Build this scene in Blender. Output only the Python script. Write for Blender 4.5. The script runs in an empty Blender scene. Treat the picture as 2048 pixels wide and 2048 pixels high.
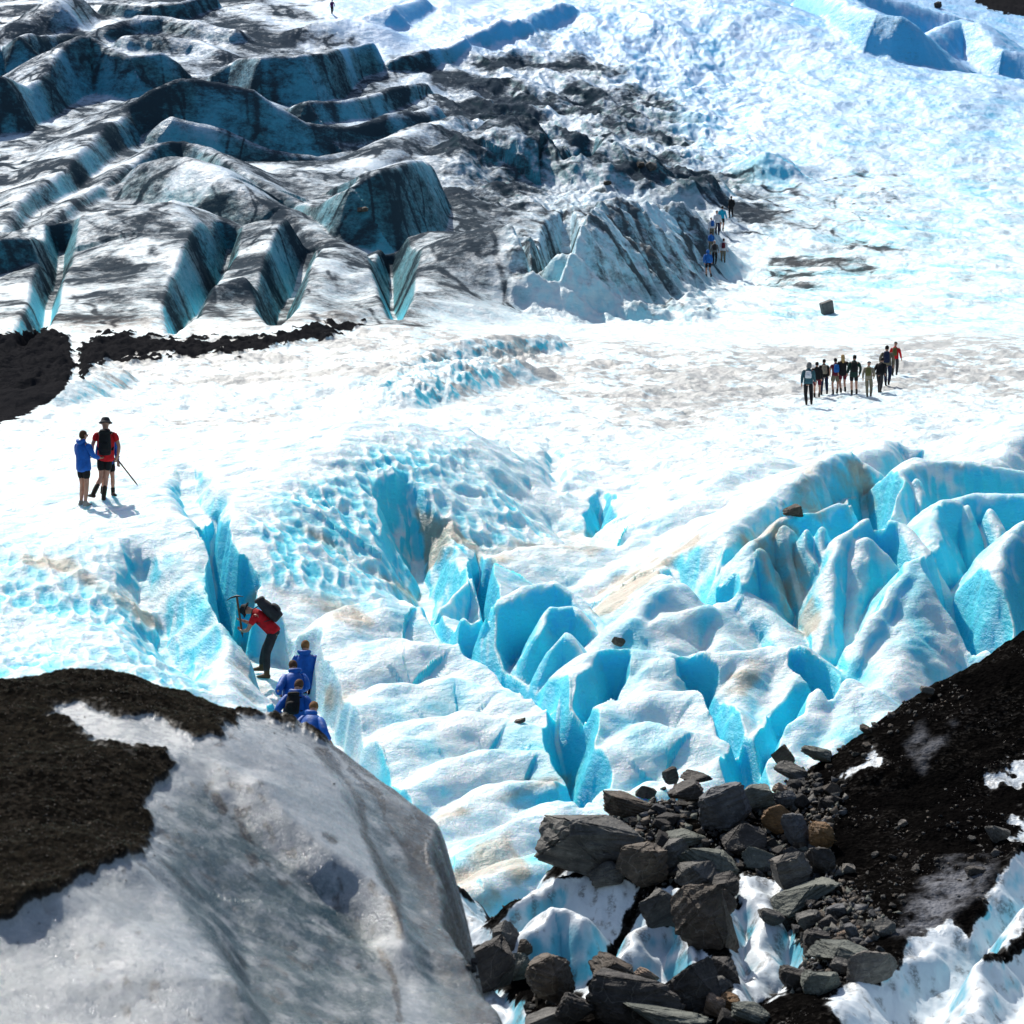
import bpy, bmesh, math, random, time
import numpy as np
from mathutils import Vector, Matrix
T0 = time.time()
SC = bpy.context.scene
COL = SC.collection
rad = math.radians
# ------------------------------------------------------------------ camera
F = 1024/math.tan(rad(11))
PT = rad(5)
CP, SP = math.cos(PT), math.sin(PT)
def P(u, v, d):
    a = (u-1024)/F; b = (1024-v)/F
    return (d*a, d*(CP+b*SP), d*(-SP+b*CP))
def PV(u, v, d): return Vector(P(u, v, d))
def proj(x, y, z):
    d = y*CP - z*SP
    return 1024+F*x/d, 1024-F*(y*SP+z*CP)/d
cd = bpy.data.cameras.new('camera'); cam = bpy.data.objects.new('camera', cd); COL.objects.link(cam)
cd.sensor_width = 36; cd.angle = rad(22); cam.rotation_euler = (rad(85), 0, 0)
cd.clip_start = .1; cd.clip_end = 3000
cd.dof.use_dof = True; cd.dof.focus_distance = 62; cd.dof.aperture_fstop = 4.6
SC.camera = cam
# ------------------------------------------------------------------ light
w = bpy.data.worlds.new('World'); SC.world = w; w.use_nodes = True
nt = w.node_tree; bg = nt.nodes['Background']
sky = nt.nodes.new('ShaderNodeTexSky'); sky.sky_type = 'NISHITA'; sky.sun_disc = False
SEL = rad(45); SAZ = math.atan2(-.42, .91)          # sun behind the scene, to the left
sky.sun_elevation = SEL; sky.sun_rotation = SAZ
sky.altitude = 400; sky.ozone_density = .6; sky.dust_density = 2.2
nt.links.new(sky.outputs[0], bg.inputs[0]); bg.inputs[1].default_value = .10
sd = bpy.data.lights.new('sun', 'SUN'); sun = bpy.data.objects.new('sun', sd); COL.objects.link(sun)
sd.energy = 4.4; sd.angle = rad(.5); sd.color = (1, .95, .87)
Ldir = Vector((math.sin(SAZ)*math.cos(SEL), math.cos(SAZ)*math.cos(SEL), math.sin(SEL)))
sun.rotation_euler = (-Ldir).to_track_quat('-Z', 'Y').to_euler()
SC.view_settings.view_transform = 'Standard'; SC.view_settings.look = 'None'
SC.view_settings.exposure = .27; SC.view_settings.gamma = 1
SC.render.engine = 'CYCLES'
cy = SC.cycles
cy.max_bounces = 8; cy.diffuse_bounces = 6; cy.glossy_bounces = 2; cy.transmission_bounces = 2
cy.use_denoising = True
cy.sample_clamp_indirect = 8
# ------------------------------------------------------------------ noise
def _h(ix, iy, s):
    n = (ix.astype(np.int64)*374761393 + iy.astype(np.int64)*668265263 + s*1274126177) & 0x7fffffff
    n = ((n ^ (n >> 13))*1103515245) & 0x7fffffff
    n = ((n ^ (n >> 15))*12345677) & 0x7fffffff
    return ((n ^ (n >> 11)) & 0xfffff).astype(np.float32)/np.float32(0xfffff)
def perlin(x, y, s=0):
    xi = np.floor(x); yi = np.floor(y)
    fx = (x-xi).astype(np.float32); fy = (y-yi).astype(np.float32)
    xi = xi.astype(np.int64); yi = yi.astype(np.int64)
    ux = fx*fx*fx*(fx*(fx*6-15)+10); uy = fy*fy*fy*(fy*(fy*6-15)+10)
    def g(dx, dy):
        a = _h(xi+dx, yi+dy, s)*np.float32(2*math.pi)
        return np.cos(a)*(fx-dx)+np.sin(a)*(fy-dy)
    a = g(0, 0); b = g(1, 0); c = g(0, 1); d = g(1, 1)
    return ((a+ux*(b-a))*(1-uy)+(c+ux*(d-c))*uy)*np.float32(1.5)
def fbm(x, y, o=4, s=0, gain=.5, lac=2.03):
    r = 0; amp = 1.
    for i in range(o):
        r = r+amp*perlin(x+i*17.3, y-i*9.1, s+i); x = x*lac; y = y*lac; amp *= gain
    return r
def ridged(x, y, o=4, s=0, gain=.5):
    r = 0; amp = 1.
    for i in range(o):
        r = r+amp*(1-2*np.abs(perlin(x+i*11.3, y-i*5.1, s+i))); x = x*2.03; y = y*2.03; amp *= gain
    return r
def worley(x, y, s=0):
    xi = np.floor(x).astype(np.int64); yi = np.floor(y).astype(np.int64)
    f1 = np.full(x.shape, 9., np.float32)
    for dx in (-1, 0, 1):
        for dy in (-1, 0, 1):
            cx = xi+dx; cyy = yi+dy
            px = cx+.5+.8*(_h(cx, cyy, s)-.5); py = cyy+.5+.8*(_h(cx, cyy, s+7)-.5)
            d = ((px-x)**2+(py-y)**2).astype(np.float32)
            f1 = np.minimum(f1, d)
    return f1
def sstep(a, b, x):
    t = np.clip((x-a)/(b-a), 0, 1); return t*t*(3-2*t)
def smax(a, b, k):
    h = np.clip(.5+.5*(a-b)/k, 0, 1); return b*(1-h)+a*h+k*h*(1-h)
def smin(a, b, k): return -smax(-a, -b, k)
class TPS:
    def __init__(s, pts, lam=1e-3):
        p = np.array(pts, float); s.c = p[:, :2]; z = p[:, 2]; n = len(p)
        K = s.k(((s.c[:, None]-s.c[None])**2).sum(-1))+lam*np.eye(n)*100
        A = np.zeros((n+3, n+3)); A[:n, :n] = K; A[:n, n] = 1; A[:n, n+1:] = s.c; A[n, :n] = 1; A[n+1:, :n] = s.c.T
        s.w = np.linalg.solve(A, np.r_[z, 0, 0, 0])
    def k(s, r2): return .5*r2*np.log(r2+1e-9)
    def __call__(s, x, y):
        n = len(s.c); r = s.w[n]+s.w[n+1]*x+s.w[n+2]*y
        for i in range(n): r = r+s.w[i]*s.k((x-s.c[i, 0])**2+(y-s.c[i, 1])**2)
        return r
# ------------------------------------------------------------------ polar height field
class Field:
    """z over a fan of columns (x/y) and rows (y)."""
    def __init__(s, a0, a1, nc, rows):
        s.a = np.linspace(a0, a1, nc); s.r = np.array(rows)
        s.Y = np.repeat(s.r[:, None], nc, 1).astype(np.float64); s.X = s.Y*s.a[None]
        s.wx = s.X; s.wy = s.Y; s.Z = np.zeros_like(s.X)
    def crop(s, pts, R):
        xs = [p[0] for p in pts]; ys = [p[1] for p in pts]
        y0 = min(ys)-R; y1 = max(ys)+R
        r0, r1 = np.searchsorted(s.r, [y0, y1])
        ye = max(y0, s.r[0], 1)
        ca = [(min(xs)-R)/ye, (min(xs)-R)/y1, (max(xs)+R)/ye, (max(xs)+R)/y1]
        c0, c1 = np.searchsorted(s.a, [min(ca), max(ca)])
        return slice(r0, r1), slice(c0, c1)
    def near(s, pts, sl):
        """distance to a polyline, its height there, its extra value and the side (+1 left, -1 right)"""
        x = s.wx[sl]; y = s.wy[sl]
        best = np.full(x.shape, 1e9); zz = np.zeros(x.shape); sd = np.zeros(x.shape); tt = np.zeros(x.shape)
        n = len(pts)-1
        for i in range(n):
            (ax, ay, az), (bx, by, bz) = pts[i][:3], pts[i+1][:3]
            ex, ey = bx-ax, by-ay; L2 = ex*ex+ey*ey+1e-9
            t = np.clip(((x-ax)*ex+(y-ay)*ey)/L2, 0, 1)
            dx = x-ax-t*ex; dy = y-ay-t*ey; d = np.sqrt(dx*dx+dy*dy)
            m = d < best
            best = np.where(m, d, best); zz = np.where(m, az+t*(bz-az), zz); tt = np.where(m, (i+t)/n, tt)
            sd = np.where(m, (ex*dy-ey*dx)/(math.sqrt(L2)*(d+1e-6)), sd)
        return best, zz, sd, tt
    def ridge(s, pts, front, back, r, k=.15, drop=5, cap=60):
        """a rounded crest: front = slope on the right of the line as drawn, back = on its left"""
        R = min(cap, r+drop/min(front, back))
        sl = s.crop(pts, R)
        if s.Z[sl].size == 0: return
        d, z, sd, t = s.near(pts, sl)
        q = .5+.5*sd; sl_ = back*q+front*(1-q)
        s.Z[sl] = smax(s.Z[sl], z-sl_*(np.sqrt(d*d+r*r)-r)-drop*np.clip(d/R, 0, 1.2)**8*1.5, k)
    def carve(s, pts, depth, half, slope, k=.12, taper=True, absfloor=False):
        R = half+(depth+3)/slope
        sl = s.crop(pts, R)
        if s.Z[sl].size == 0: return
        d, z, sd, t = s.near(pts, sl)
        dep = depth*np.clip(np.minimum(t, 1-t)*5, 0, 1) if taper else depth
        s.Z[sl] = smin(s.Z[sl], z-dep+slope*np.maximum(d-half, 0), k)
    def hit(s, u, v):
        """where the ray through a photo point meets the field"""
        b = (1024-v)/F; a = (u-1024)/F/(CP+b*SP)
        j = np.clip(np.searchsorted(s.a, a), 1, len(s.a)-1); t = (a-s.a[j-1])/(s.a[j]-s.a[j-1])
        z = s.Z[:, j-1]*(1-t)+s.Z[:, j]*t
        zr = s.r*((-SP+b*CP)/(CP+b*SP))
        ok = np.nonzero(z >= zr)[0]
        if len(ok) == 0: i = len(s.r)-1; y = s.r[i]; zz = z[i]
        else:
            i = ok[0]
            if i == 0: y = s.r[0]; zz = z[0]
            else:
                e0 = zr[i-1]-z[i-1]; e1 = z[i]-zr[i]; q = e0/(e0+e1+1e-12)
                y = s.r[i-1]+q*(s.r[i]-s.r[i-1]); zz = z[i-1]+q*(z[i]-z[i-1])
        return Vector((a*y, y, zz))
    def at(s, x, y):
        i = int(np.clip(np.searchsorted(s.r, y), 1, len(s.r)-1)); j = int(np.clip(np.searchsorted(s.a, x/y), 1, len(s.a)-1))
        return float(s.Z[i, j])
    def slope(s):
        gy = np.gradient(s.Z, s.r, axis=0); gx = np.gradient(s.Z, s.a, axis=1)/s.Y
        gy = gy-gx*s.X/s.Y
        return gx, gy
    def mesh(s, name, mat, attrs, r0=0, r1=None, keep=None):
        r1 = r1 or len(s.r)
        X, Y, Z = s.X[r0:r1], s.Y[r0:r1], s.Z[r0:r1]
        n, m = X.shape
        co = np.stack([X, Y, Z], -1).reshape(-1, 3).astype(np.float32)
        idx = np.arange(n*m).reshape(n, m)
        q = np.stack([idx[:-1, :-1], idx[:-1, 1:], idx[1:, 1:], idx[1:, :-1]], -1).reshape(-1, 4)
        if keep is not None:
            kf = keep[r0:r1].reshape(-1); q = q[kf[q].any(1)]
            used = np.zeros(n*m, bool); used[q.reshape(-1)] = True
            new = np.cumsum(used)-1; q = new[q]; co = co[used]
        else: used = None
        me = bpy.data.meshes.new(name)
        me.vertices.add(len(co)); me.vertices.foreach_set('co', co.ravel())
        me.loops.add(q.size); me.loops.foreach_set('vertex_index', q.ravel().astype(np.int32))
        me.polygons.add(len(q)); me.polygons.foreach_set('loop_start', np.arange(0, q.size, 4, dtype=np.int32))
        me.polygons.foreach_set('use_smooth', np.ones(len(q), bool))
        me.update()
        for k, a in attrs.items():
            at = me.attributes.new(k, 'FLOAT', 'POINT'); v = a[r0:r1].astype(np.float32).ravel()
            if used is not None: v = v[used]
            at.data.foreach_set('value', np.ascontiguousarray(v))
        me.materials.append(mat)
        o = bpy.data.objects.new(name, me); COL.objects.link(o)
        return o
def inpoly(u, v, poly):
    """soft-edged photo-outline mask, signed distance in source pixels (positive inside)"""
    ins = np.zeros(u.shape, bool); dist = np.full(u.shape, 1e9)
    n = len(poly)
    for i in range(n):
        (x0, y0), (x1, y1) = poly[i], poly[(i+1) % n]
        c = ((y0 > v) != (y1 > v)) & (u < (x1-x0)*(v-y0)/((y1-y0) if y1 != y0 else 1e-9)+x0)
        ins ^= c
        ex, ey = x1-x0, y1-y0; t = np.clip(((u-x0)*ex+(v-y0)*ey)/(ex*ex+ey*ey+1e-9), 0, 1)
        dist = np.minimum(dist, np.hypot(u-x0-t*ex, v-y0-t*ey))
    return np.where(ins, dist, -dist)
# ------------------------------------------------------------------ materials
class NT:
    def __init__(s, name):
        s.m = bpy.data.materials.new(name); s.m.use_nodes = True; s.t = s.m.node_tree
        s.b = s.t.nodes['Principled BSDF']
    def n(s, typ, **kw):
        x = s.t.nodes.new('ShaderNode'+typ)
        for k, v in kw.items():
            if k in ('op', 'operation'): x.operation = v
            elif k.startswith('i_'): x.inputs[k[2:].replace('_', ' ')].default_value = v
            else: setattr(x, k, v)
        return x
    def link(s, a, b): s.t.links.new(a, b)
    def coord(s, scale=(1, 1, 1), rot=(0, 0, 0), src='Object'):
        c = s.n('TexCoord'); m = s.n('Mapping'); m.inputs['Scale'].default_value = scale; m.inputs['Rotation'].default_value = rot
        s.link(c.outputs[src], m.inputs[0]); return m.outputs[0]
    def noise(s, vec, scale, detail=4, rough=.55):
        x = s.n('TexNoise'); x.inputs['Scale'].default_value = scale; x.inputs['Detail'].default_value = detail; x.inputs['Roughness'].default_value = rough
        s.link(vec, x.inputs['Vector']); return x.outputs['Fac']
    def ramp(s, f, a, b, lo=0., hi=1.):
        x = s.n('MapRange'); x.interpolation_type = 'SMOOTHSTEP'
        x.inputs[1].default_value = a; x.inputs[2].default_value = b; x.inputs[3].default_value = lo; x.inputs[4].default_value = hi
        s.link(f, x.inputs[0]); return x.outputs[0]
    def math(s, op, a, b=None):
        x = s.n('Math', op=op)
        for i, v in enumerate((a, b)):
            if v is None: continue
            if isinstance(v, (int, float)): x.inputs[i].default_value = v
            else: s.link(v, x.inputs[i])
        return x.outputs[0]
    def mix(s, f, a, b, blend='MIX'):
        x = s.n('Mix', data_type='RGBA', blend_type=blend)
        if isinstance(f, (int, float)): x.inputs[0].default_value = f
        else: s.link(f, x.inputs[0])
        for i, v in ((6, a), (7, b)):
            if isinstance(v, tuple): x.inputs[i].default_value = (*v, 1) if len(v) == 3 else v
            else: s.link(v, x.inputs[i])
        return x.outputs[2]
    def attr(s, name):
        x = s.n('Attribute'); x.attribute_name = name; return x.outputs['Fac']
    def bump(s, h, strength, dist, prev=None):
        x = s.n('Bump'); x.inputs['Strength'].default_value = strength; x.inputs['Distance'].default_value = dist
        s.link(h, x.inputs['Height'])
        if prev is not None: s.link(prev, x.inputs['Normal'])
        return x.outputs[0]
    def done(s, color=None, rough=None, normal=None, spec=.5):
        for v, k in ((color, 'Base Color'), (rough, 'Roughness'), (normal, 'Normal')):
            if v is None: continue
            if isinstance(v, (int, float)): s.b.inputs[k].default_value = v
            elif isinstance(v, tuple): s.b.inputs[k].default_value = (*v, 1)
            else: s.link(v, s.b.inputs[k])
        s.b.inputs['Specular IOR Level'].default_value = spec
        return s.m
def structure(o, kind='structure'):
    o['kind'] = kind; return o
# ================================================================== the glacier
Q = 1.0
def rows_of(spec):
    r = []; y = spec[0][0]
    for i in range(len(spec)-1):
        (y0, s0), (y1, s1) = spec[i], spec[i+1]
        while y < y1:
            r.append(y); t = (y-y0)/(y1-y0); y += (s0+t*(s1-s0))*Q
    return r
G = Field(-.24, .24, int(1200/Q), rows_of([(33, .05), (62, .055), (75, .10), (130, .2), (150, .15), (230, .17), (330, .34), (350, .8), (460, 2.)]))
base = TPS([P(*c) for c in [
    (0, 2048, 30), (1024, 2048, 33), (2048, 2048, 33), (0, 1500, 41), (0, 1300, 48), (250, 1300, 48), (400, 1430, 45), (250, 1100, 54.5), (0, 1062, 56.5),
    (380, 1010, 58.5), (560, 1385, 49.5), (620, 1480, 46.5), (560, 1250, 54.5), (800, 1700, 40), (1024, 1900, 37), (1500, 1800, 39), (1900, 1750, 39),
    (800, 1420, 49), (1100, 1470, 48), (1300, 1420, 48.5), (1600, 1460, 48), (1900, 1430, 48), (2048, 1400, 48), (1024, 1640, 44), (1500, 1640, 44),
    (860, 1235, 55), (1024, 1230, 56), (1250, 1230, 55.5), (1500, 1250, 54), (1800, 1220, 53.5), (2048, 1220, 53),
    (1024, 1090, 62), (1300, 1080, 62), (1600, 1040, 60), (2048, 1040, 60), (1024, 990, 69), (1300, 960, 70),
    (0, 985, 60), (0, 900, 75), (500, 920, 72), (1024, 905, 80), (1400, 900, 80), (1750, 895, 78), (2048, 880, 76),
    (0, 800, 100), (500, 800, 102), (1024, 800, 107), (1500, 800, 109), (2048, 790, 109),
    (0, 720, 122), (600, 715, 124), (1024, 700, 133), (1500, 700, 137), (2048, 690, 137),
    (0, 560, 158), (500, 570, 158), (900, 610, 158), (1200, 610, 165), (1450, 560, 190), (2048, 540, 185),
    (0, 360, 208), (500, 380, 205), (900, 400, 205), (1300, 350, 232), (1700, 350, 232), (2048, 370, 222),
    (0, 150, 265), (500, 160, 268), (1000, 160, 276), (1500, 140, 280), (1900, 190, 258), (2048, 225, 250),
    (0, 0, 320), (660, 20, 302), (1000, 0, 312), (1350, 0, 312), (1560, 5, 305), (1750, 75, 285), (2048, 165, 262),
    (2048, 230, 285), (1800, 150, 310), (2048, 160, 330), (2300, 250, 300), (1650, 60, 335), (1600, -40, 360), (2000, 60, 390), (2300, 90, 390),
    (0, -150, 400), (660, -150, 400), (1200, -140, 400), (-300, 560, 160), (-300, 150, 270), (-300, 900, 75), (-300, 1300, 48), (2350, 1400, 48), (2350, 880, 76), (2350, 560, 185)]], 2e-4)
G.Z = base(G.X, G.Y)
BZ = G.Z.copy()
G.Z -= .8*sstep(62, 56, G.Y)*sstep(-.07, -.045, G.X/G.Y)
# domain warp, growing with distance
sc = np.interp(G.Y, [30, 60, 120, 300], [.8, 1.0, 4, 8]); 
near_ = sstep(110, 75, G.Y)
wxn = near_*(fbm(G.X/1.3, G.Y/1.3, 2, 3)*.13)+(1-near_)*(fbm(G.X/14, G.Y/30, 2, 5)*.35)
wyn = near_*(fbm(G.X/1.3, G.Y/1.3, 2, 13)*.20)+(1-near_)*(fbm(G.X/14, G.Y/20, 2, 15)*.7)
G.wx = G.X+wxn; G.wy = G.Y+wyn
def dfoot(u, v):
    """depth at which the ray through a photo point meets the smooth base"""
    h = G0.hit(u, v); return h.y*CP-h.z*SP
class _B(Field): pass
G0 = Field.__new__(Field); G0.a = G.a; G0.r = G.r; G0.Z = BZ
def wave(pts, front, back, r, k=.8, drop=14, cap=45):
    """a far ice wave: (u, crest v, foot v) points"""
    G.ridge([P(q[0], q[1], q[2] if len(q) > 3 else dfoot(q[0], q[2])) for q in pts], front, back, r, k, drop, cap)
def trough(pts, half, slope, k=.6):
    G.carve([P(*q) for q in pts], 0, half, slope, k, False)
def spine(pts, left, right, r, k=.6, drop=12, cap=45, lift=0):
    """a nose running towards the viewer"""
    G.ridge([P(u, v, d) for u, v, d in pts], left, right, r, k, drop, cap)
def mid(pts, front, back, r, k=.12, drop=5, cap=14):
    G.ridge([P(*p) for p in pts], front*FS, back*1.15, r*.65, k*.75, drop, cap)
FS = 1.45
def trench(pts, depth, half, slope, k=.1, taper=True):
    G.carve([P(*p) for p in pts], depth, half, slope, k, taper)
def cut(pts, depth, half, slope, k=.1, taper=True):
    G.carve([tuple(G.hit(p[0], p[1])) for p in pts], depth, half, slope, k, taper)
# ---- far left waves, from the back to the front
wave([(-120, 110, 190), (0, 95, 160), (36, 74, 165), (141, 70, 120), (190, 72, 110)], 2.4, .45, .8, .4)
wave([(217, 2, 30), (260, 14, 38), (300, 19, 40), (360, 8, 38), (420, -12, 20)], 2.4, .5, .7, .4)
wave([(225, 52, 75), (275, 33, 62), (330, 40, 62), (400, 46, 75), (470, 60, 85)], 1.6, .45, 1., .4)
wave([(60, 40, 75), (110, 5, 60), (150, -10, 40)], 1.2, .5, 1.5)
wave([(255, 68, 92), (330, 66, 96), (400, 76, 104), (440, 100, 120)], 1.4, .4, .8, .4)
wave([(-120, 150, 270), (0, 155, 262), (40, 168, 240), (75, 158, 225), (120, 98, 190), (156, 72, 180), (178, 74, 178), (203, 94, 182), (254, 112, 192), (326, 110, 185), (365, 135, 180), (390, 160, 182)], 2.2, .5, .7, .4)
wave([(431, 152, 172), (471, 124, 176), (525, 112, 200), (594, 105, 205), (645, 105, 190), (700, 92, 150), (742, 85, 140)], 3., .35, .6, .4)
wave([(525, 192, 215), (565, 214, 238), (616, 205, 250), (700, 203, 242), (760, 190, 225), (850, 165, 190)], 2.2, .3, .6, .4)
wave([(787, 120, 142), (820, 109, 140), (874, 94, 122), (925, 82, 102)], 2.2, .35, .6, .4)
wave([(940, 75, 90), (990, 47, 78), (1044, 36, 66), (1095, 14, 42), (1130, 5, 30)], 1.6, .3, .9, .5)
wave([(735, 28, 46), (783, 10, 48), (845, -8, 20)], 1.6, .35, .9, .5)
wave([(600, 55, 75), (680, 40, 65), (760, 55, 75)], .9, .4, 1.2)
# hollow under the big arch
trough([(470, 372, 229), (540, 400, 229), (600, 405, 230), (680, 385, 231), (760, 345, 234), (820, 290, 240)], 2.5, .9)
# big arch: a narrow rim on the left that opens into a deep scoop on the right
wave([(-120, 545, 580), (0, 464, 496), (47, 402, 436), (138, 326, 366), (217, 250, 296), (280, 200, 262)], 1.9, .35, .6, .5)
wave([(270, 205, 233.5, 1), (300, 185, 234, 1), (362, 165, 235, 1), (435, 167, 235, 1), (507, 178, 235.5, 1), (558, 214, 236, 1), (616, 250, 237, 1), (700, 252, 240, 1), (770, 238, 244, 1), (830, 222, 248, 1), (868, 203, 252, 1)], 1.9, .40, .8, .4)
wave([(340, 235, 231, 1), (430, 262, 231, 1), (540, 300, 231.5, 1), (640, 318, 233, 1), (720, 300, 236, 1)], 1.5, .35, .8, .4)
wave([(90, 462, 478), (174, 391, 412), (261, 326, 352), (308, 293, 335), (362, 281, 330), (402, 286, 338), (431, 304, 358), (482, 337, 392), (543, 380, 420), (598, 410, 430)], 2.1, .5, .6, .4)
wave([(254, 364, 388), (283, 333, 386), (326, 315, 398), (373, 313, 410), (417, 328, 425), (446, 355, 436), (507, 391, 450), (562, 412, 460), (616, 448, 482), (663, 484, 508)], 1.3, .6, 1.6, .4)
wave([(595, 414, 432), (650, 400, 470), (700, 372, 495), (755, 345, 492), (825, 322, 450), (860, 326, 410)], 2.6, .35, .6, .4)
wave([(740, 335, 350), (790, 287, 335), (850, 252, 320), (905, 235, 300), (925, 240, 290)], 1., .5, 2)
wave([(905, 310, 350), (932, 275, 345), (972, 254, 345), (1044, 243, 345), (1117, 250, 350), (1160, 275, 360)], .9, .5, 3)
wave([(1000, 335, 362), (1050, 320, 356), (1100, 318, 352)], 1.8, .5, .7)
# noses
spine([(335, 400, 176), (372, 455, 170), (378, 510, 161), (350, 580, 150), (300, 660, 137), (270, 710, 129)], .27, 1.6, 2.2)
wave([(300, 420, 470), (340, 400, 470), (385, 420, 490), (420, 470, 510)], .7, .5, 1.5, .4)
spine([(565, 440, 178), (590, 485, 171), (566, 545, 160), (532, 610, 147), (505, 690, 132)], .30, 1.7, 1.6)
wave([(450, 570, 600), (490, 552, 598), (530, 560, 590)], 1.1, .5, .8, .4)
spine([(690, 490, 166), (655, 520, 160), (620, 590, 150), (600, 680, 133)], .4, .8, 1.6)
spine([(930, 470, 172), (860, 520, 164), (800, 590, 150), (760, 650, 140)], .45, .5, 4)
wave([(700, 560, 600), (760, 545, 595), (830, 560, 600)], .8, .4, 1., .4)
wave([(680, 620, 650), (760, 612, 645), (850, 600, 640), (930, 610, 640)], .7, .4, 1., .4)
wave([(-100, 485, 560), (0, 478, 548), (83, 475, 538), (134, 467, 498)], 3.2, .3, .5, .3)
spine([(116, 505, 168), (62, 560, 156), (30, 640, 140), (10, 700, 128)], .3, 2.4, .8)
wave([(990, 535, 560), (1005, 492, 545), (1060, 455, 575), (1102, 405, 600), (1112, 385, 600)], 1.7, .4, 1., .5, 9, 9)
wave([(1118, 425, 615), (1171, 415, 603), (1243, 418, 578), (1290, 428, 566), (1335, 434, 554), (1372, 430, 545)], 1.35, .28, 1.2, .5)
wave([(1470, 338, 350), (1492, 324, 356), (1530, 318, 362), (1572, 326, 345), (1600, 335, 345)], 1.3, .2, 1.3, .6)
wave([(1345, 385, 420), (1400, 375, 420), (1440, 372, 400)], 1.5, .3, .6)
for pts, dp, hf, sl in [
    ([(452, 500), (430, 545), (385, 600), (338, 668)], 1.6, .2, 2.2),
    ([(620, 505), (585, 555), (555, 610), (540, 660)], 1.8, .25, 2.2),
    ([(128, 500), (105, 560), (80, 620), (35, 705)], 1.4, .2, 2.4),
    ([(1132, 420), (1122, 500), (1108, 570), (1094, 628)], 3.5, .35, 3.2),
    ([(1190, 280), (1168, 320), (1148, 368)], 2.5, .3, 2.),
    ([(790, 540), (792, 600), (788, 655)], 1.0, .12, 2.2),
    ([(985, 520), (1040, 560), (1080, 610)], 1.2, .12, 2.2)]:
    G.carve([P(u, v, dfoot(u, v)) for u, v in pts], dp, hf, sl, .5)
# blocks at the foot of the dark cliff
for u, vc, vf, w_ in [(1160, 560, 605, 30), (1225, 545, 600, 34), (1285, 520, 580, 36), (1330, 540, 570, 30), (1190, 590, 625, 26), (1255, 590, 620, 30), (1150, 500, 590, 24)]:
    wave([(u-w_*.5, vc+8, vf), (u, vc, vf), (u+w_*.5, vc+6, vf)], 1.9, 1., .4, .2)
# behind the right-hand dome: blue seracs, then a far wall of rock
wave([(1620, -30, 20), (1700, 10, 60), (1760, 35, 95), (1800, 40, 110)], 2., .6, 1.5)
wave([(1850, 75, 110), (1920, 45, 90), (1960, 50, 110), (2010, 100, 150), (2060, 110, 160)], 1.4, .6, 1.5)
wave([(1700, -20, 30), (1850, 15, 60), (1920, 40, 75)], 1.4, .5, 2)
# mid strip ripples
wave([(690, 770, 795), (760, 735, 770), (850, 702, 735), (960, 682, 718), (1090, 672, 700)], .9, .1, .5, .2, 4)
wave([(800, 800, 820), (880, 745, 790), (990, 728, 765), (1080, 735, 760)], .8, .15, .6, .2, 4)
wave([(100, 790, 815), (150, 765, 800), (230, 745, 772)], .9, .1, .5, .2, 4)
# ---- near ice
mid([(455, 1018, 57.2), (480, 985, 58.5), (560, 945, 60.5), (650, 890, 63), (760, 850, 66), (880, 858, 68), (960, 890, 69.5), (1010, 915, 70)], .46, .05, 2.4, .3, 4.5)
mid([(480, 1185, 54.2), (560, 1162, 55), (650, 1195, 55), (740, 1245, 54)], 1.6, .3, .5, .15, 3)
mid([(700, 1010, 61), (790, 1040, 60), (850, 1100, 58.5)], .5, .5, 1.5, .3, 3)
spine([(348, 1035, 57.2), (378, 1108, 54.6), (405, 1200, 51.6), (428, 1290, 49.4), (462, 1385, 47), (498, 1460, 45.2)], .8, 1.3, .35, .15, 3, 6)
# blocks in the alcove behind the ice cutter
for c in [(600, 1215, 53.6), (660, 1225, 53.4), (560, 1262, 53.2), (700, 1250, 53)]:
    mid([(c[0]-22, c[1]+14, c[2]), c, (c[0]+26, c[1]+12, c[2])], 1.6, .8, .25, .08, 2, 3)
for row in [
    ([(640, 1262, 50.4), (690, 1215, 51.5), (760, 1198, 52.5), (830, 1215, 53), (900, 1262, 52), (965, 1315, 50.8)], .55, .8, .8),
    ([(655, 1335, 48.9), (720, 1290, 49.8), (800, 1283, 50.3), (900, 1300, 50.2), (1000, 1350, 49.2), (1070, 1400, 48.2)], .5, .6, .8),
    ([(700, 1412, 47.1), (780, 1370, 48), (900, 1360, 48.6), (1000, 1385, 48.2), (1090, 1430, 47.2), (1140, 1480, 46.3)], .5, .6, .8),
    ([(740, 1500, 45), (820, 1452, 45.9), (920, 1430, 46.7), (1020, 1440, 46.7), (1105, 1470, 46), (1155, 1522, 45.2)], .5, .6, .8),
    ([(790, 1580, 43.2), (880, 1530, 44.1), (980, 1500, 44.9), (1080, 1502, 45), (1150, 1545, 44.4)], .8, .5, .5),
    ([(845, 1650, 41.4), (950, 1602, 42.4), (1050, 1562, 43.4), (1150, 1562, 43.6), (1240, 1590, 43)], .8, .5, .5),
    ([(855, 1735, 39.3), (960, 1695, 40), (1040, 1645, 41), (1130, 1602, 42), (1230, 1620, 41.7)], .8, .5, .5),
    ([(870, 1800, 37.6), (960, 1770, 38), (1050, 1720, 39), (1130, 1690, 39.7)], .8, .5, .5)]:
    mid(row[0], row[1], row[2], row[3], .22, 4)
mid([(950, 1262, 50.4), (985, 1207, 51.3), (1050, 1170, 52), (1100, 1163, 52.3), (1150, 1188, 52.1), (1190, 1245, 51.4), (1202, 1305, 50.4)], 2.2, 1.3, .5)
mid([(1088, 1265, 50.1), (1110, 1217, 50.6), (1148, 1213, 50.8), (1182, 1265, 50.3)], 3., 1.5, .25)
mid([(1112, 1290, 49.3), (1135, 1262, 49.5), (1178, 1310, 48.9)], 2.6, 1.5, .25)
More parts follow.
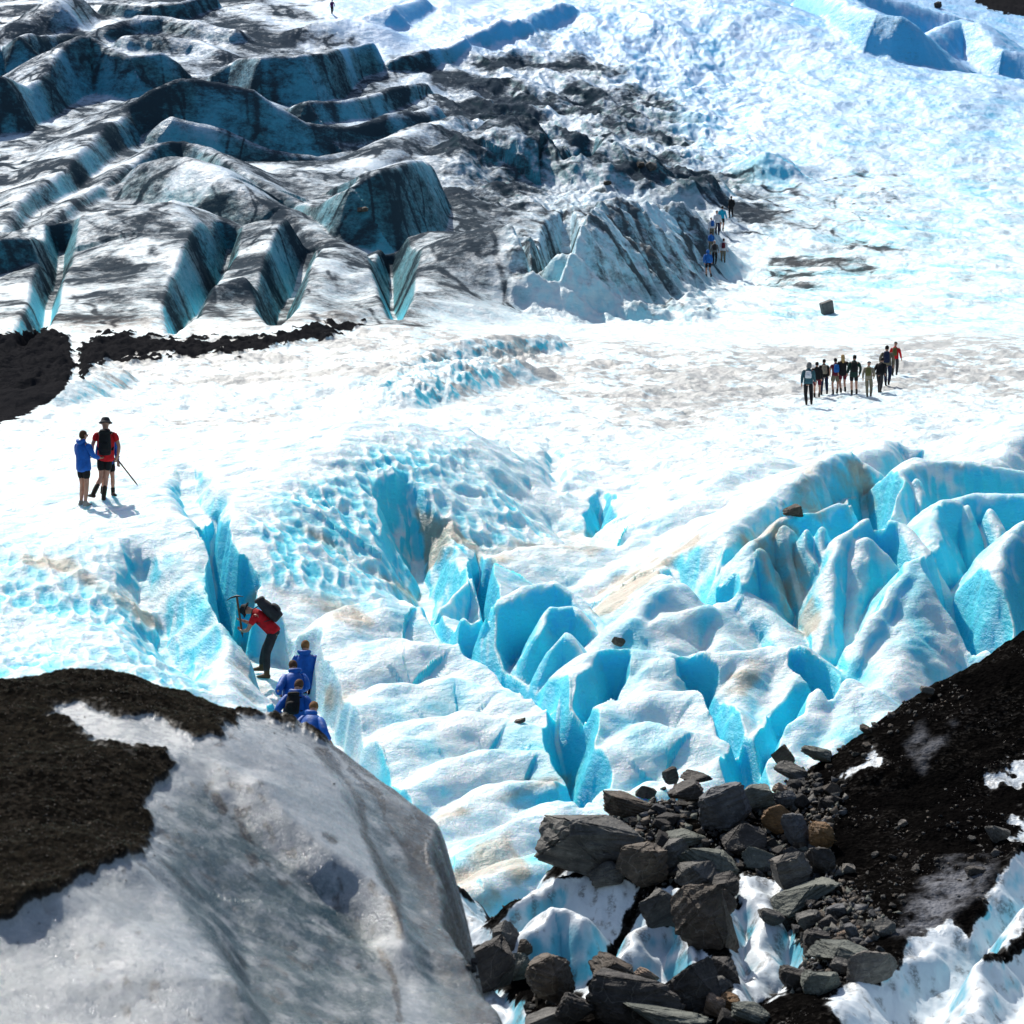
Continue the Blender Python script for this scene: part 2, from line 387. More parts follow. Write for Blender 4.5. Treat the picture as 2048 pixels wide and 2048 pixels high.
mid([(930, 1235, 51.6), (955, 1240, 51.3), (985, 1300, 50.2)], 2.2, 1.2, .2)
mid([(1262, 1242, 49.9), (1300, 1190, 51), (1350, 1168, 51.6), (1430, 1165, 52), (1500, 1190, 51.6), (1550, 1240, 50.8), (1575, 1292, 49.9)], 1.5, .9, .7)
mid([(1268, 1330, 48.9), (1275, 1270, 49.6), (1330, 1235, 50.3), (1420, 1215, 50.9)], 1.3, .8, .4)
mid([(1150, 1345, 47.9), (1180, 1312, 48.5), (1250, 1300, 49), (1330, 1302, 49.1)], .9, .8, .6)
mid([(1330, 1312, 48.7), (1420, 1300, 49.1), (1520, 1296, 49.3), (1600, 1290, 49.2), (1650, 1342, 48.3)], 1., .8, .6)
mid([(1165, 1445, 45.9), (1220, 1400, 46.8), (1300, 1385, 47.2), (1390, 1380, 47.3), (1445, 1410, 46.6), (1472, 1480, 45.6), (1478, 1560, 44.4)], .85, .8, .7)
mid([(1165, 1545, 44.4), (1220, 1490, 45.2), (1300, 1450, 45.9), (1380, 1460, 45.8), (1440, 1520, 44.9)], .75, .7, .7)
mid([(1502, 1580, 43.9), (1530, 1475, 45.3), (1580, 1412, 46.4), (1640, 1382, 46.9), (1700, 1365, 47.2), (1750, 1390, 46.8), (1772, 1435, 46)], .95, 1., .6)
mid([(1395, 1600, 43.4), (1440, 1515, 44.7), (1475, 1560, 44)], 1., 1., .35)
mid([(1240, 1640, 42.4), (1330, 1560, 43.8), (1400, 1560, 43.8), (1470, 1620, 43)], .7, .7, .7)
for pts, l_, r_, rr in [
    ([(1300, 1387, 47.2), (1245, 1440, 46.4), (1195, 1520, 45.2), (1160, 1610, 43.6)], .8, 1., .3),
    ([(1392, 1382, 47.3), (1400, 1450, 46.3), (1380, 1530, 45), (1340, 1600, 43.6)], .9, .9, .3),
    ([(1440, 1400, 46.9), (1470, 1470, 45.9), (1482, 1560, 44.6)], .7, 1.6, .25),
    ([(1180, 1312, 48.6), (1150, 1380, 47.6), (1125, 1450, 46.6)], 1., .8, .25),
    ([(1330, 1302, 49.1), (1310, 1345, 48.4), (1280, 1390, 47.6)], .8, .8, .25),
    ([(1520, 1296, 49.3), (1490, 1350, 48.4), (1475, 1420, 47.2)], .8, .9, .25),
    ([(1600, 1292, 49.2), (1590, 1350, 48.3), (1570, 1410, 47.2)], .9, .9, .25),
    ([(1640, 1382, 46.9), (1600, 1450, 45.9), (1560, 1540, 44.5), (1540, 1600, 43.5)], .8, .9, .3),
    ([(1700, 1365, 47.2), (1700, 1430, 46.2), (1670, 1500, 45)], .9, .9, .3),
    ([(1430, 1167, 52), (1440, 1215, 51.2), (1450, 1280, 50.1)], 1., 1., .3),
    ([(1350, 1170, 51.6), (1330, 1225, 50.7), (1300, 1290, 49.6)], 1., 1., .3),
    ([(830, 1216, 53), (760, 1300, 50.9), (715, 1400, 48.5), (720, 1500, 46)], .8, .5, .5),
    ([(950, 1310, 51), (1010, 1400, 48.9), (1080, 1490, 47), (1120, 1560, 45.4)], .4, .7, .5),
    ([(900, 1260, 52), (900, 1370, 49.4), (880, 1480, 47), (870, 1600, 44.2)], .5, .5, .5)]:
    spine(pts, l_, r_, rr, .12, 3, 4)
# right-hand seracs
mid([(1370, 1140, 52.8), (1440, 1080, 54), (1520, 1010, 56), (1590, 958, 58), (1650, 915, 60), (1700, 905, 61), (1728, 928, 61)], 1.7, .5, .5)
mid([(1488, 1160, 51.8), (1520, 1082, 53), (1570, 1032, 54.1), (1625, 1025, 54.6), (1680, 1008, 55.2), (1735, 1015, 55.2), (1765, 1040, 54.8)], 2.8, .9, .35)
for u_, v_, d_ in [(1528, 1095, 52.6), (1572, 1050, 53.4), (1615, 1062, 53.2), (1648, 1058, 53.3)]:
    spine([(u_, v_, d_), (u_+16, v_+75, d_-.55), (u_+34, v_+190, d_-1.3)], 2.2, 2.2, .12, .08, 3, 4)
mid([(1655, 1290, 50), (1658, 1140, 51.9), (1690, 1072, 53), (1750, 1035, 53.9), (1800, 1050, 53.7), (1842, 1112, 52.6), (1862, 1170, 51.8)], 2.3, 1.5, .35)
spine([(1735, 1075, 53), (1712, 1150, 52.2), (1690, 1260, 51), (1680, 1370, 49.6)], 1.4, 1.8, .25, .1, 3, 5)
mid([(1690, 1345, 48.6), (1740, 1232, 49.9), (1800, 1150, 51.2), (1850, 1105, 52), (1890, 1122, 52), (1930, 1200, 51), (1962, 1290, 49.9), (1988, 1335, 49.4)], 1.25, 3., .35)
spine([(1850, 1130, 51.6), (1800, 1240, 50), (1770, 1330, 48.6), (1750, 1400, 47.4)], 1., 1., .4, .15, 3, 5)
mid([(1765, 1005, 56.8), (1800, 945, 58.5), (1850, 920, 59.6), (1920, 918, 60), (1990, 935, 60.2), (2080, 950, 60.2), (2300, 960, 60)], 1.8, .6, .5)
mid([(1862, 1085, 54.3), (1890, 1000, 56), (1950, 985, 57), (2070, 990, 57), (2300, 1000, 57)], 2.6, 1., .5)
for u_, v_, d_ in [(1795, 960, 57.9), (1830, 960, 58.2), (1880, 1010, 55.6), (1930, 1010, 56.2), (1985, 1015, 56.3)]:
    spine([(u_, v_, d_), (u_+14, v_+70, d_-.6), (u_+30, v_+170, d_-1.3)], 2.2, 2.2, .14, .08, 3, 4)
mid([(1985, 1230, 50.3), (2000, 1125, 51.9), (2030, 1062, 53), (2080, 1030, 54), (2300, 1030, 54)], 2.2, 1., .4)
mid([(1960, 945, 61.5), (2010, 885, 64), (2048, 850, 65.5), (2120, 820, 67), (2300, 800, 68)], .9, .3, .7)
mid([(1735, 905, 63), (1790, 885, 65), (1850, 905, 65), (1900, 930, 64)], 1.3, .3, .5)
# centre: white saddle with a silt band, and the blue hollow behind it
mid([(880, 1185, 56.6), (960, 1122, 58.5), (1050, 1098, 59.6), (1150, 1090, 60.2), (1280, 1058, 61.3), (1380, 1005, 63), (1460, 945, 66), (1540, 920, 69)], .42, .3, .8, .2, 3)
mid([(866, 1215, 54.6), (900, 1125, 56.2), (945, 1100, 56.9), (975, 1160, 56), (990, 1210, 55.2)], 1.3, .6, .4)
mid([(1040, 1215, 55.4), (1130, 1190, 56), (1230, 1140, 57.2), (1330, 1080, 58.8), (1410, 1040, 60)], .5, .5, .5, .15, 3)
mid([(985, 925, 69), (1050, 985, 66.2), (1110, 1042, 63.6), (1180, 1075, 62)], .9, .35, .5, .15, 3)
cut([(1080, 960, 70), (1130, 1030, 66.3), (1165, 1058, 64.6), (1215, 1070, 63.9), (1280, 1060, 64)], .55, .25, .8, .2)
cut([(1205, 985, 69), (1195, 1040, 66), (1185, 1070, 64)], .7, .05, 2.2)
cut([(1100, 880, 84), (1112, 940, 74), (1118, 985, 70)], .35, .1, 1.0)
cut([(822, 960), (840, 1040), (852, 1130), (866, 1212)], 1.3, .12, 1.7, .2)
cut([(955, 1105, 57.2), (970, 1165, 56.2), (978, 1225, 55)], 1.2, .03, 5)
cut([(372, 935, 0), (395, 990, 0), (425, 1060, 0)], .45, .2, 1.3, .2)
cut([(418, 1035, 57), (436, 1090, 56), (446, 1150, 55), (456, 1210, 53), (464, 1262, 51.4)], 1.9, .06, 7, .06)
cut([(275, 1075, 55.7), (300, 1150, 53.3), (325, 1225, 51.2), (360, 1300, 49.2), (400, 1360, 47.6)], .75, .1, 1.1, .2)
cut([(470, 1215, 53.8), (478, 1290, 52.4)], 1.6, .05, 5, .06)
trench([(505, 1330, 52.2), (545, 1357, 51), (588, 1425, 49.2), (640, 1540, 46.4), (740, 1640, 43), (830, 1710, 40), (900, 1800, 37.5)], 0.0, .50, 5., .1, False)
cut([(850, 1190, 56), (865, 1225, 55), (940, 1290, 52.6), (1010, 1350, 51), (1105, 1392, 49.5), (1112, 1398, 49.2)], .5, .05, 2.6, .1)
cut([(1110, 1395, 48.6), (1150, 1480, 46.8), (1168, 1535, 45.6), (1160, 1610, 44)], 1.3, .05, 3.2, .1)
cut([(1255, 1305), (1235, 1350), (1190, 1400), (1172, 1440)], .7, .03, 2.6, .1)
cut([(1335, 1310), (1400, 1370), (1452, 1420), (1480, 1500)], .7, .03, 2.6, .1)
cut([(1650, 1345), (1600, 1385), (1545, 1450), (1505, 1540)], .7, .03, 2.4, .1)
cut([(985, 1215), (930, 1262), (975, 1330), (1040, 1380), (1105, 1420)], .6, .03, 2.4, .1)
cut([(1482, 1490, 46.3), (1492, 1560, 45), (1505, 1640, 43.5)], 1., .04, 3, .1)
cut([(1590, 1290, 50.3), (1640, 1370, 48.9), (1665, 1400, 48.3)], .8, .05, 3, .1)
cut([(1728, 930, 62), (1742, 1000, 59), (1765, 1060, 56)], 1.4, .1, 3.5, .1)
cut([(1870, 1085, 54.6), (1925, 1180, 52.6), (1975, 1270, 51), (1995, 1320, 50)], 1.4, .12, 3.5, .1)
cut([(1330, 1120, 56), (1420, 1175, 54.4), (1470, 1150, 53.6)], .6, .1, 1.6, .1)
print('lobes', time.time()-T0)
# ---- detail
def rows_between(y0, y1):
    a, b = np.searchsorted(G.r, [y0, y1]); return slice(a, b)
ca, sa = math.cos(.6), math.sin(.6)
zone_near = sstep(86, 70, G.Y)
right = sstep(-.02, .03, G.X/G.Y)
cup = np.ones_like(G.Z); cupa = np.zeros_like(G.Z); n3 = np.ones_like(G.Z); hump = np.zeros_like(G.Z)
U, V = proj(G.X, G.Y, G.Z)
gx, gy = G.slope(); S0 = np.hypot(gx, gy)
# sun cups on the near ice, stretched along the flow; elsewhere soft melt shapes and flutes on the steep faces
s = rows_between(30, 87); x, y, u, v = G.X[s], G.Y[s], U[s], V[s]; zn = zone_near[s]
gxr = x*ca+y*sa*.6; gyr = -x*sa+y*ca*.6
wob = fbm(x/.9, y/.9, 2, 71)*.4
cup[s] = worley(gxr/.26+wob, gyr/.40+wob*.7, 5)
cup2 = worley(gxr/.15+wob, gyr/.2-wob, 15)
cz = sstep(-40, 60, inpoly(u, v, [(-400, 1060), (330, 1080), (380, 1250), (520, 1450), (-400, 1600)]))*.8
cz = np.maximum(cz, sstep(-20, 60, inpoly(u, v, [(480, 1030), (600, 930), (760, 860), (930, 870), (1180, 1070), (830, 1160), (760, 1230), (520, 1190)])))
cupa[s] = cz*zn*np.clip(.75+.6*fbm(x/2, y/2, 2, 77), .15, 1)
G.Z[s] += zn*cz*(fbm((x*.7+y*.6)/1.8, (y*.7-x*.6)/.7, 3, 79)*.11)
G.Z[s] += zn*cupa[s]*(.27*np.clip(cup[s], 0, .7)+.05*cup2-.09)
sm = zn*(1-cupa[s])
G.Z[s] += sm*(fbm(x/1.2, y/1.2, 3, 41, .42)*.075+fbm((x*.75+y*.5)/1.1, (y*.75-x*.55)/.42, 3, 45, .42)*.05)
st = sstep(.9, 2., S0[s])*zn
G.Z[s] += st*(fbm(x/.42+fbm(x, y, 2, 9)*.4, y/2.4, 2, 61)*.10+fbm(x/.17+fbm(x, y, 2, 19)*.4, y/2., 2, 65)*.03)
# the flat white field: low pressure ridges across the flow
s = rows_between(55, 160); x, y, u, v = G.X[s], G.Y[s], U[s], V[s]
zf = sstep(58, 75, y)*sstep(150, 125, y)
fx = x*.85+y*.08; fy = y*.5-x*.12
G.Z[s] += zf*(fbm(x/2.2, y/4., 4, 81)*.15+ridged(fx/1.6, fy/1.1, 4, 83)*.10)
hump[s] = sstep(0, 40, inpoly(u, v, [(660, 800), (760, 730), (900, 680), (1120, 660), (1190, 700), (1000, 770), (900, 830), (700, 830)]))
G.Z[s] += hump[s]*(ridged(x/1.2, y/1.9, 4, 85)*.16+fbm(x/.8, y/1.2, 3, 86)*.12)
# far ice
s = rows_between(128, 470); x, y = G.X[s], G.Y[s]
zr = sstep(130, 160, y)
fr = zr*(.15+.85*right[s])
rx = x*.8-y*.35; ry = x*.5+y*.45
n1 = fbm(rx/6.5, ry/4.5, 5, 91, .5); n3[s] = worley(rx/2.9+n1, ry/2.1+n1, 95)
G.Z[s] += fr*(n1*.38+ridged(rx/4.4, ry/1.9, 5, 93, .55)*.13+np.clip(n3[s], 0, .8)*.20)
G.Z[s] += zr*(1-right[s])*(fbm(x/9, y/10, 4, 101, .42)*.42+ridged(x/2.6, y/2.9, 3, 103)*.045)
crag = zr*sstep(-.05, 0, x/y)*sstep(.12, .06, x/y)*sstep(330, 260, y)*sstep(196, 212, y)
G.Z[s] += crag*((ridged(rx/7, ry/4, 4, 111, .55)-.95)*.8)
a_ = x/y; clf = sstep(-.008, .006, a_)*sstep(.085, .07, a_)*sstep(150, 158, y)*sstep(202, 192, y)
wl = np.sqrt(worley(x/2.1+n1*.6, y/1.5+n1*.6, 117))
G.Z[s] += clf*(.75*(.55-wl)+ridged(x/1.1, y/1.4, 3, 119)*.14+fbm(x/4, y/3, 3, 121)*.5)
gx, gy = G.slope(); S1 = np.hypot(gx, gy)
# ---- what lies on the ice
U, V = proj(G.X, G.Y, G.Z)
N1 = fbm(G.X/6, G.Y/6, 4, 201); N2 = fbm(G.X/1.3, G.Y/1.3, 4, 203); N3 = fbm((G.X*.8-G.Y*.35)/9, (G.X*.5+G.Y*.45)/4, 5, 205)
n_big = fbm(G.X/3.1, G.Y/3.1, 3, 31); fx = G.X*.85+G.Y*.08; fy = G.Y*.5-G.X*.12; frw = far_ = sstep(130, 160, G.Y)*right
far = sstep(125, 145, G.Y)
D = np.zeros_like(G.Z)
grey_poly = [(-400, -300), (560, -300), (640, 60), (760, 100), (980, 95), (1180, 100), (1330, 190), (1400, 300), (1560, 420), (1480, 520), (1380, 600), (1060, 640), (700, 680), (500, 720), (-400, 740)]
gm = sstep(-40, 60, inpoly(U, V, grey_poly)+N1*30)
D += far*gm*(.74+.32*N1+.42*N3)
seam = np.zeros_like(G.Z); s = rows_between(128, 360)
xs_, ys_ = G.X[s], G.Y[s]; q1 = fbm(xs_/16, ys_/16, 3, 221)
seam[s] = sstep(.86, .985, 1-np.abs(perlin((xs_*.8-ys_*.35)/9+q1, (xs_*.5+ys_*.45)/5+q1*1.4, 223)))*.8+sstep(.9, .99, 1-np.abs(perlin((xs_*.8-ys_*.35)/4+q1*2, (xs_*.5+ys_*.45)/2.6-q1*2, 225)))*.5
D += far*np.clip(gm*.95+.16*right, 0, 1)*seam*np.clip(.5+N1, 0, 1)
core = sstep(-30, 60, inpoly(U, V, [(760, 150), (900, 110), (1120, 120), (1320, 230), (1390, 300), (1300, 330), (1170, 330), (1060, 280), (900, 280)])+N1*25)
D += far*core*(.04+.8*np.clip(N3+.1, -.1, 1))
cliff = sstep(-8, 25, inpoly(U, V, [(1000, 500), (1100, 385), (1180, 385), (1300, 405), (1400, 430), (1430, 530), (1380, 560), (1220, 590), (1090, 640), (1020, 570)])+N2*8)
D += cliff*(.22+.3*N2)
stk = sstep(-30, 50, inpoly(U, V, [(1420, 420), (1560, 330), (1800, 330), (1900, 420), (1750, 560), (1560, 620), (1400, 620)])+N1*30)
D += far*stk*(.16+.8*np.clip(N3-.05, 0, 1)+.5*seam)
D += far*right*.55*np.clip(N3-.08, 0, 1)*(1-gm)
mor = sstep(-4, 8, inpoly(U, V, [(-400, 700), (0, 668), (100, 660), (140, 675), (150, 735), (140, 765), (120, 790), (60, 830), (0, 850), (-400, 900)])+N2*7)
mor = np.maximum(mor, sstep(-3, 5, inpoly(U, V, [(150, 705), (195, 668), (250, 664), (330, 678), (480, 680), (560, 664), (640, 650), (740, 640), (690, 668), (560, 694), (480, 708), (330, 716), (225, 728), (190, 730), (165, 765)])+N2*13-2))
mor = np.maximum(mor, sstep(-3, 4, inpoly(U, V, [(1930, -10), (1975, 18), (2010, 28), (2048, 34), (2400, 60), (2400, -300), (1900, -300)])+N2*5))
MASKM = mor; s = rows_between(100, 165); G.Z[s] += mor[s]*(fbm(G.X[s]/.8, G.Y[s]/1.2, 4, 231)*.22+.12)
silt = (sstep(95, 120, G.Y)*sstep(150, 135, G.Y)*1.0+sstep(58, 80, G.Y)*sstep(150, 135, G.Y)*.60)*np.clip(ridged(fx/1.5, fy/1.0, 4, 209)*.6-.1+N1*.5, 0, 1)
for poly, a in [([(1400, 720), (1600, 690), (1640, 740), (1560, 800), (1360, 860), (1200, 850), (1250, 790)], .55),
                ([(300, 850), (420, 820), (560, 830), (540, 860), (400, 880)], .5), ([(1100, 830), (1300, 790), (1330, 850), (1150, 870)], .3),
                ([(1750, 640), (2048, 640), (2048, 790), (1800, 760)], .35)]:
    silt += a*sstep(-25, 40, inpoly(U, V, poly)+N2*25)*np.clip(ridged(fx/1.3, fy/.9, 4, 207)*.5+.1, 0, 1)*2
silt = np.clip(silt, 0, 1)**1.6
tan = np.zeros_like(G.Z)
for poly, a in [([(840, 1030), (900, 1010), (925, 1050), (900, 1110), (860, 1140)], .8), ([(1180, 1215), (1250, 1150), (1390, 1070), (1400, 1090), (1290, 1170), (1195, 1235)], 1.),
                ([(860, 1120), (950, 1085), (1100, 1075), (1230, 1075), (1180, 1110), (1000, 1130)], .45), ([(560, 1030), (640, 1060), (740, 1130), (860, 1200), (840, 1215), (720, 1140), (620, 1075)], .6),
                ([(0, 1090), (130, 1110), (250, 1180), (330, 1260), (300, 1260), (130, 1150), (0, 1110)], .6),
                ([(470, 1190), (560, 1170), (660, 1200), (760, 1250), (740, 1260), (600, 1215), (480, 1215)], .5), ([(440, 1300), (500, 1290), (540, 1400), (480, 1400)], .35),
                ([(860, 1640), (1040, 1570), (1140, 1550), (1140, 1565), (1000, 1600), (870, 1660)], .5), ([(650, 1380), (740, 1330), (850, 1310), (720, 1370), (660, 1430)], .4),
                ([(1500, 1060), (1560, 1030), (1600, 1060), (1620, 1180), (1650, 1280), (1590, 1260), (1520, 1150)], .6), ([(1620, 920), (1720, 930), (1760, 1020), (1640, 1040), (1560, 1010)], .45),
                ([(1410, 1400), (1500, 1310), (1560, 1310), (1480, 1400)], .5), ([(900, 1750), (960, 1680), (1020, 1660), (1060, 1740), (980, 1830), (930, 1800)], .55), ([(1770, 920), (1900, 910), (1960, 940), (1850, 960)], .35)]:
    tan += a*sstep(-14, 16, inpoly(U, V, poly)+N2*16)
tan *= np.clip(.9+.6*N2, 0, 1.3)
# dense blue ice shows where faces are broken steep and in the floors of the cups and pits
steep_near = sstep(.55, 2.5, S1+.4*N2)
blue = zone_near*np.maximum(steep_near, cupa*sstep(.34, .04, cup)*(.8+.5*n_big))
blue += zone_near*cupa*.14
blue += zone_near*(1-cupa)*np.clip(.10+.6*fbm(G.X/1.4, G.Y/2, 3, 211), .0, .7)*sstep(66, 54, G.Y)
blue += (1-zone_near)*sstep(.55, 1.5, S1+.2*N1)*.9
blue += frw*(.35*sstep(.25, .02, n3)+.25*np.clip(N1+.3, 0, 1))*(1-.6*gm)
blue += hump*.35*np.clip(.3+N2, 0, 1)
pale = sstep(-15, 20, inpoly(U, V, [(505, 1180), (640, 1185), (720, 1300), (770, 1560), (680, 1560), (600, 1400), (520, 1370)]))
foot = sstep(-20, 30, inpoly(U, V, [(980, 480), (1100, 360), (1450, 370), (1560, 600), (1420, 670), (1000, 670)]))
blue = np.clip(blue*(1-.7*pale)*(1-.6*foot), 0, 1)
D -= .34*foot+.4*sstep(-10, 25, inpoly(U, V, [(1415, 430), (1450, 380), (1500, 400), (1540, 500), (1500, 600), (1400, 590)]))
cliff_ = cliff
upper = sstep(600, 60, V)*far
print('fields', time.time()-T0)
def ice_material(sss=.55):
    m = NT('glacier_ice'); c = m.coord()
    blue = m.attr('blue'); dirt = m.attr('dirt'); silt = m.attr('silt'); tan = m.attr('tan'); up = m.attr('upper'); teal = m.attr('teal'); mor = m.attr('moraine')
    n_fine = m.noise(c, 9, 5, .65); n_mid = m.noise(c, 1.6, 5, .6); n_spk = m.noise(c, 26, 3, .7); n_far = m.noise(m.coord((.5, .5, 1.2)), 1.1, 8, .72)
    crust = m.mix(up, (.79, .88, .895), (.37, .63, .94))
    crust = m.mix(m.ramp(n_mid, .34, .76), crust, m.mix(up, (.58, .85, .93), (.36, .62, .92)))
    crust = m.mix(m.math('MULTIPLY', teal, .75), crust, (.29, .385, .475))
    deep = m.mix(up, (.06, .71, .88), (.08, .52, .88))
    deep = m.mix(teal, deep, (.04, .25, .31))
    bl = m.math('ADD', blue, m.math('MULTIPLY', m.math('SUBTRACT', n_mid, .5), .35))
    col = m.mix(m.ramp(bl, .05, .95), crust, deep)
    col = m.mix(m.math('MULTIPLY', m.ramp(m.math('ADD', silt, m.math('MULTIPLY', m.math('SUBTRACT', n_fine, .5), 1.2)), .25, .9), .8), col, (.33, .31, .285))
    col = m.mix(m.math('MULTIPLY', m.ramp(m.math('ADD', tan, m.math('MULTIPLY', m.math('SUBTRACT', n_mid, .5), 1.3)), .08, .75), .8), col, (.47, .355, .235))
    n_s2 = m.noise(m.coord((1, 1, 1.5)), 2.6, 6, .75)
    dd = m.math('ADD', m.math('ADD', dirt, m.math('MULTIPLY', m.math('SUBTRACT', n_far, .5), 1.5)), m.math('MULTIPLY', m.math('SUBTRACT', n_s2, .5), 1.3))
    df = m.ramp(dd, .30, 1.15)
    col = m.mix(m.math('MULTIPLY', df, .93), col, m.mix(teal, m.mix(up, (.050, .048, .050), (.045, .050, .065)), (.030, .040, .052)))
    md = m.ramp(m.math('ADD', mor, m.math('MULTIPLY', m.math('SUBTRACT', n_fine, .5), .7)), .35, .6)
    col = m.mix(md, col, m.mix(n_spk, (.005, .005, .006), (.035, .035, .038)))
    b0 = m.bump(n_mid, .35, .22); b1 = m.bump(n_fine, .55, .06, b0); b2 = m.bump(n_far, .5, .5, b1); b3 = m.bump(n_spk, .35, .02, b2)
    m.done(col, m.math('ADD', m.ramp(n_mid, .3, .7, .35, .6), m.math('MULTIPLY', df, .3)), b3, .4)
    m.link(m.math('MULTIPLY', m.math('MULTIPLY', m.math('SUBTRACT', 1., md), m.math('SUBTRACT', 1., df)), .4), m.b.inputs['Specular IOR Level'])
    m.b.inputs['Subsurface Weight'].default_value = sss; m.b.inputs['Subsurface Radius'].default_value = (.12, .55, .8); m.b.inputs['Subsurface Scale'].default_value = .6
    return m.m
ICE = ice_material(); FAR_ICE = ice_material(0)
teal = np.clip(far*gm*1.2, 0, 1)*(1-.75*sstep(560, 660, V))*(.75+.25*sstep(-.3, .3, N1))*(1-.85*cliff_)
attrs = dict(blue=blue, dirt=np.clip(D, 0, 1.2), silt=np.clip(silt, 0, 1), tan=np.clip(tan, 0, 1), upper=upper, teal=teal, moraine=MASKM)
i1 = int(np.searchsorted(G.r, 72)); i2 = int(np.searchsorted(G.r, 136))
structure(G.mesh('broken_ice', ICE, attrs, 0, i1+1))
structure(G.mesh('ice_field', FAR_ICE, attrs, i1, i2+1))
structure(G.mesh('upper_glacier', FAR_ICE, attrs, i2, None))
print('glacier', time.time()-T0)
# ================================================================== foreground ice with its gravel cover
B = Field(-.26, .012, 900, rows_of([(10.5, .03), (16, .022), (24, .022), (25.5, .04)]))
bc = []
crest = [(-250, 1385, 21.3), (0, 1364, 21.2), (120, 1350, 21.4), (240, 1352, 21.6), (340, 1378, 21.6), (470, 1420, 22), (590, 1445, 22.3), (660, 1482, 22.3), (730, 1530, 22.2), (800, 1578, 22), (852, 1622, 21.7)]
edge = crest+[(858, 1700, 20.9), (868, 1780, 20.2), (905, 1870, 19.3), (950, 1960, 18.5), (990, 2048, 17.8), (1040, 2150, 17), (1100, 2300, 16)]
for c in edge: bc.append(P(*c))
for c in [(0, 1500, 19.4), (-250, 1500, 19.2), (200, 1480, 19.8), (300, 1570, 18.9), (0, 1700, 17.2), (-250, 1700, 17), (290, 1690, 17.9), (150, 1775, 16.8), (0, 1850, 15.9), (450, 1560, 19.7), (500, 1720, 18.6),
          (600, 1560, 20.6), (700, 1680, 20.2), (700, 1850, 18.6), (800, 1800, 19.6), (830, 1950, 18.3), (0, 2048, 14.9), (300, 1900, 16.4), (300, 2048, 15.2), (560, 2048, 15.8), (750, 2048, 16.9), (-250, 2048, 14.7), (0, 2300, 13.3), (600, 2300, 14), (-300, 2300, 13.2)]:
    bc.append(P(*c))
bc0 = bc
tb = TPS(bc0, 2e-5); B.Z = tb(B.X, B.Y)
B.wx = B.X+fbm(B.X/.7, B.Y/.7, 3, 301)*.07; B.wy = B.Y+fbm(B.X/.7, B.Y/.7, 3, 305)*.07
_d, _z, _s, _t = B.near([P(*c) for c in edge], (slice(None), slice(None)))
OUT = np.where(_s > 0, _d, 0)
B.Z -= 4.*(np.sqrt(OUT*OUT+.012)-.11)
BE = B.Z.copy()
def bl(pts, front, back, r, lift, k=.06):
    q = []
    for u, v in pts:
        h = B.hit(u, v); q.append((h.x, h.y, h.z+lift))
    B.ridge(q, front, back, r, k, 1.2, 1.1)
def crease(pts, h, w_, side):
    d, z, s_, t = B.near([tuple(B.hit(u, v)) for u, v in pts], (slice(None), slice(None)))
    sg = d*np.sign(s_)*side
    B.Z += h*(sstep(-w_, w_, sg)-.5)*np.clip(np.minimum(t, 1-t)*6, 0, 1)*np.exp(-(d/1.1)**2)
crease([(395, 1530), (470, 1600), (545, 1675), (615, 1742), (700, 1800), (760, 1880), (800, 1960)], .26, .22, 1)
crease([(270, 1650), (318, 1757), (362, 1830), (427, 1905), (470, 1965), (525, 2040), (570, 2120)], .34, .20, -1)
crease([(640, 1500), (690, 1590), (740, 1680), (790, 1800), (830, 1900), (860, 1980)], .16, .14, -1)
bl([(0, 1852), (60, 1828), (150, 1778), (230, 1735), (292, 1692)], .9, .3, .05, .08)
B.Z = BE+(B.Z-BE)*np.exp(-OUT/.08)
B.Z += fbm(B.X/1.5, B.Y/1.5, 3, 311)*.06+fbm(B.X/.35, B.Y/.42, 3, 315)*.009
U, V = proj(B.X, B.Y, B.Z)
w1 = fbm(B.X/.25, B.Y/.35, 4, 321); w2 = fbm(B.X/.9, B.Y/1.2, 4, 325)
gpoly = inpoly(U, V, [(-500, 1300), (0, 1340), (200, 1325), (330, 1350), (470, 1395), (600, 1425), (660, 1475), (625, 1462), (560, 1440), (500, 1436), (450, 1462), (400, 1478), (350, 1466), (300, 1442), (250, 1432), (170, 1425), (95, 1418), (140, 1450), (215, 1492), (310, 1500), (352, 1532), (315, 1578), (300, 1615), (312, 1668), (285, 1712), (200, 1742), (110, 1792), (60, 1832), (0, 1852), (-500, 1960)])
gr = sstep(-4, 10, gpoly+w1*18+w2*6); gr_soft = np.clip(.14+sstep(-60, 15, gpoly+w1*25)*.86, 0, 1)
st_ = worley(B.X/.045, B.Y/.055, 331); st2 = worley(B.X/.13, B.Y/.15, 335)
B.Z += gr*(.03+.012*(1-np.clip(st_*2.2, 0, 1))+.016*(1-np.clip(st2*3, 0, 1))*sstep(.0, .5, fbm(B.X/.5, B.Y/.5, 2, 337)+.25)+.02*fbm(B.X/.3, B.Y/.3, 3, 338))
dirt_shade = np.zeros_like(B.Z)
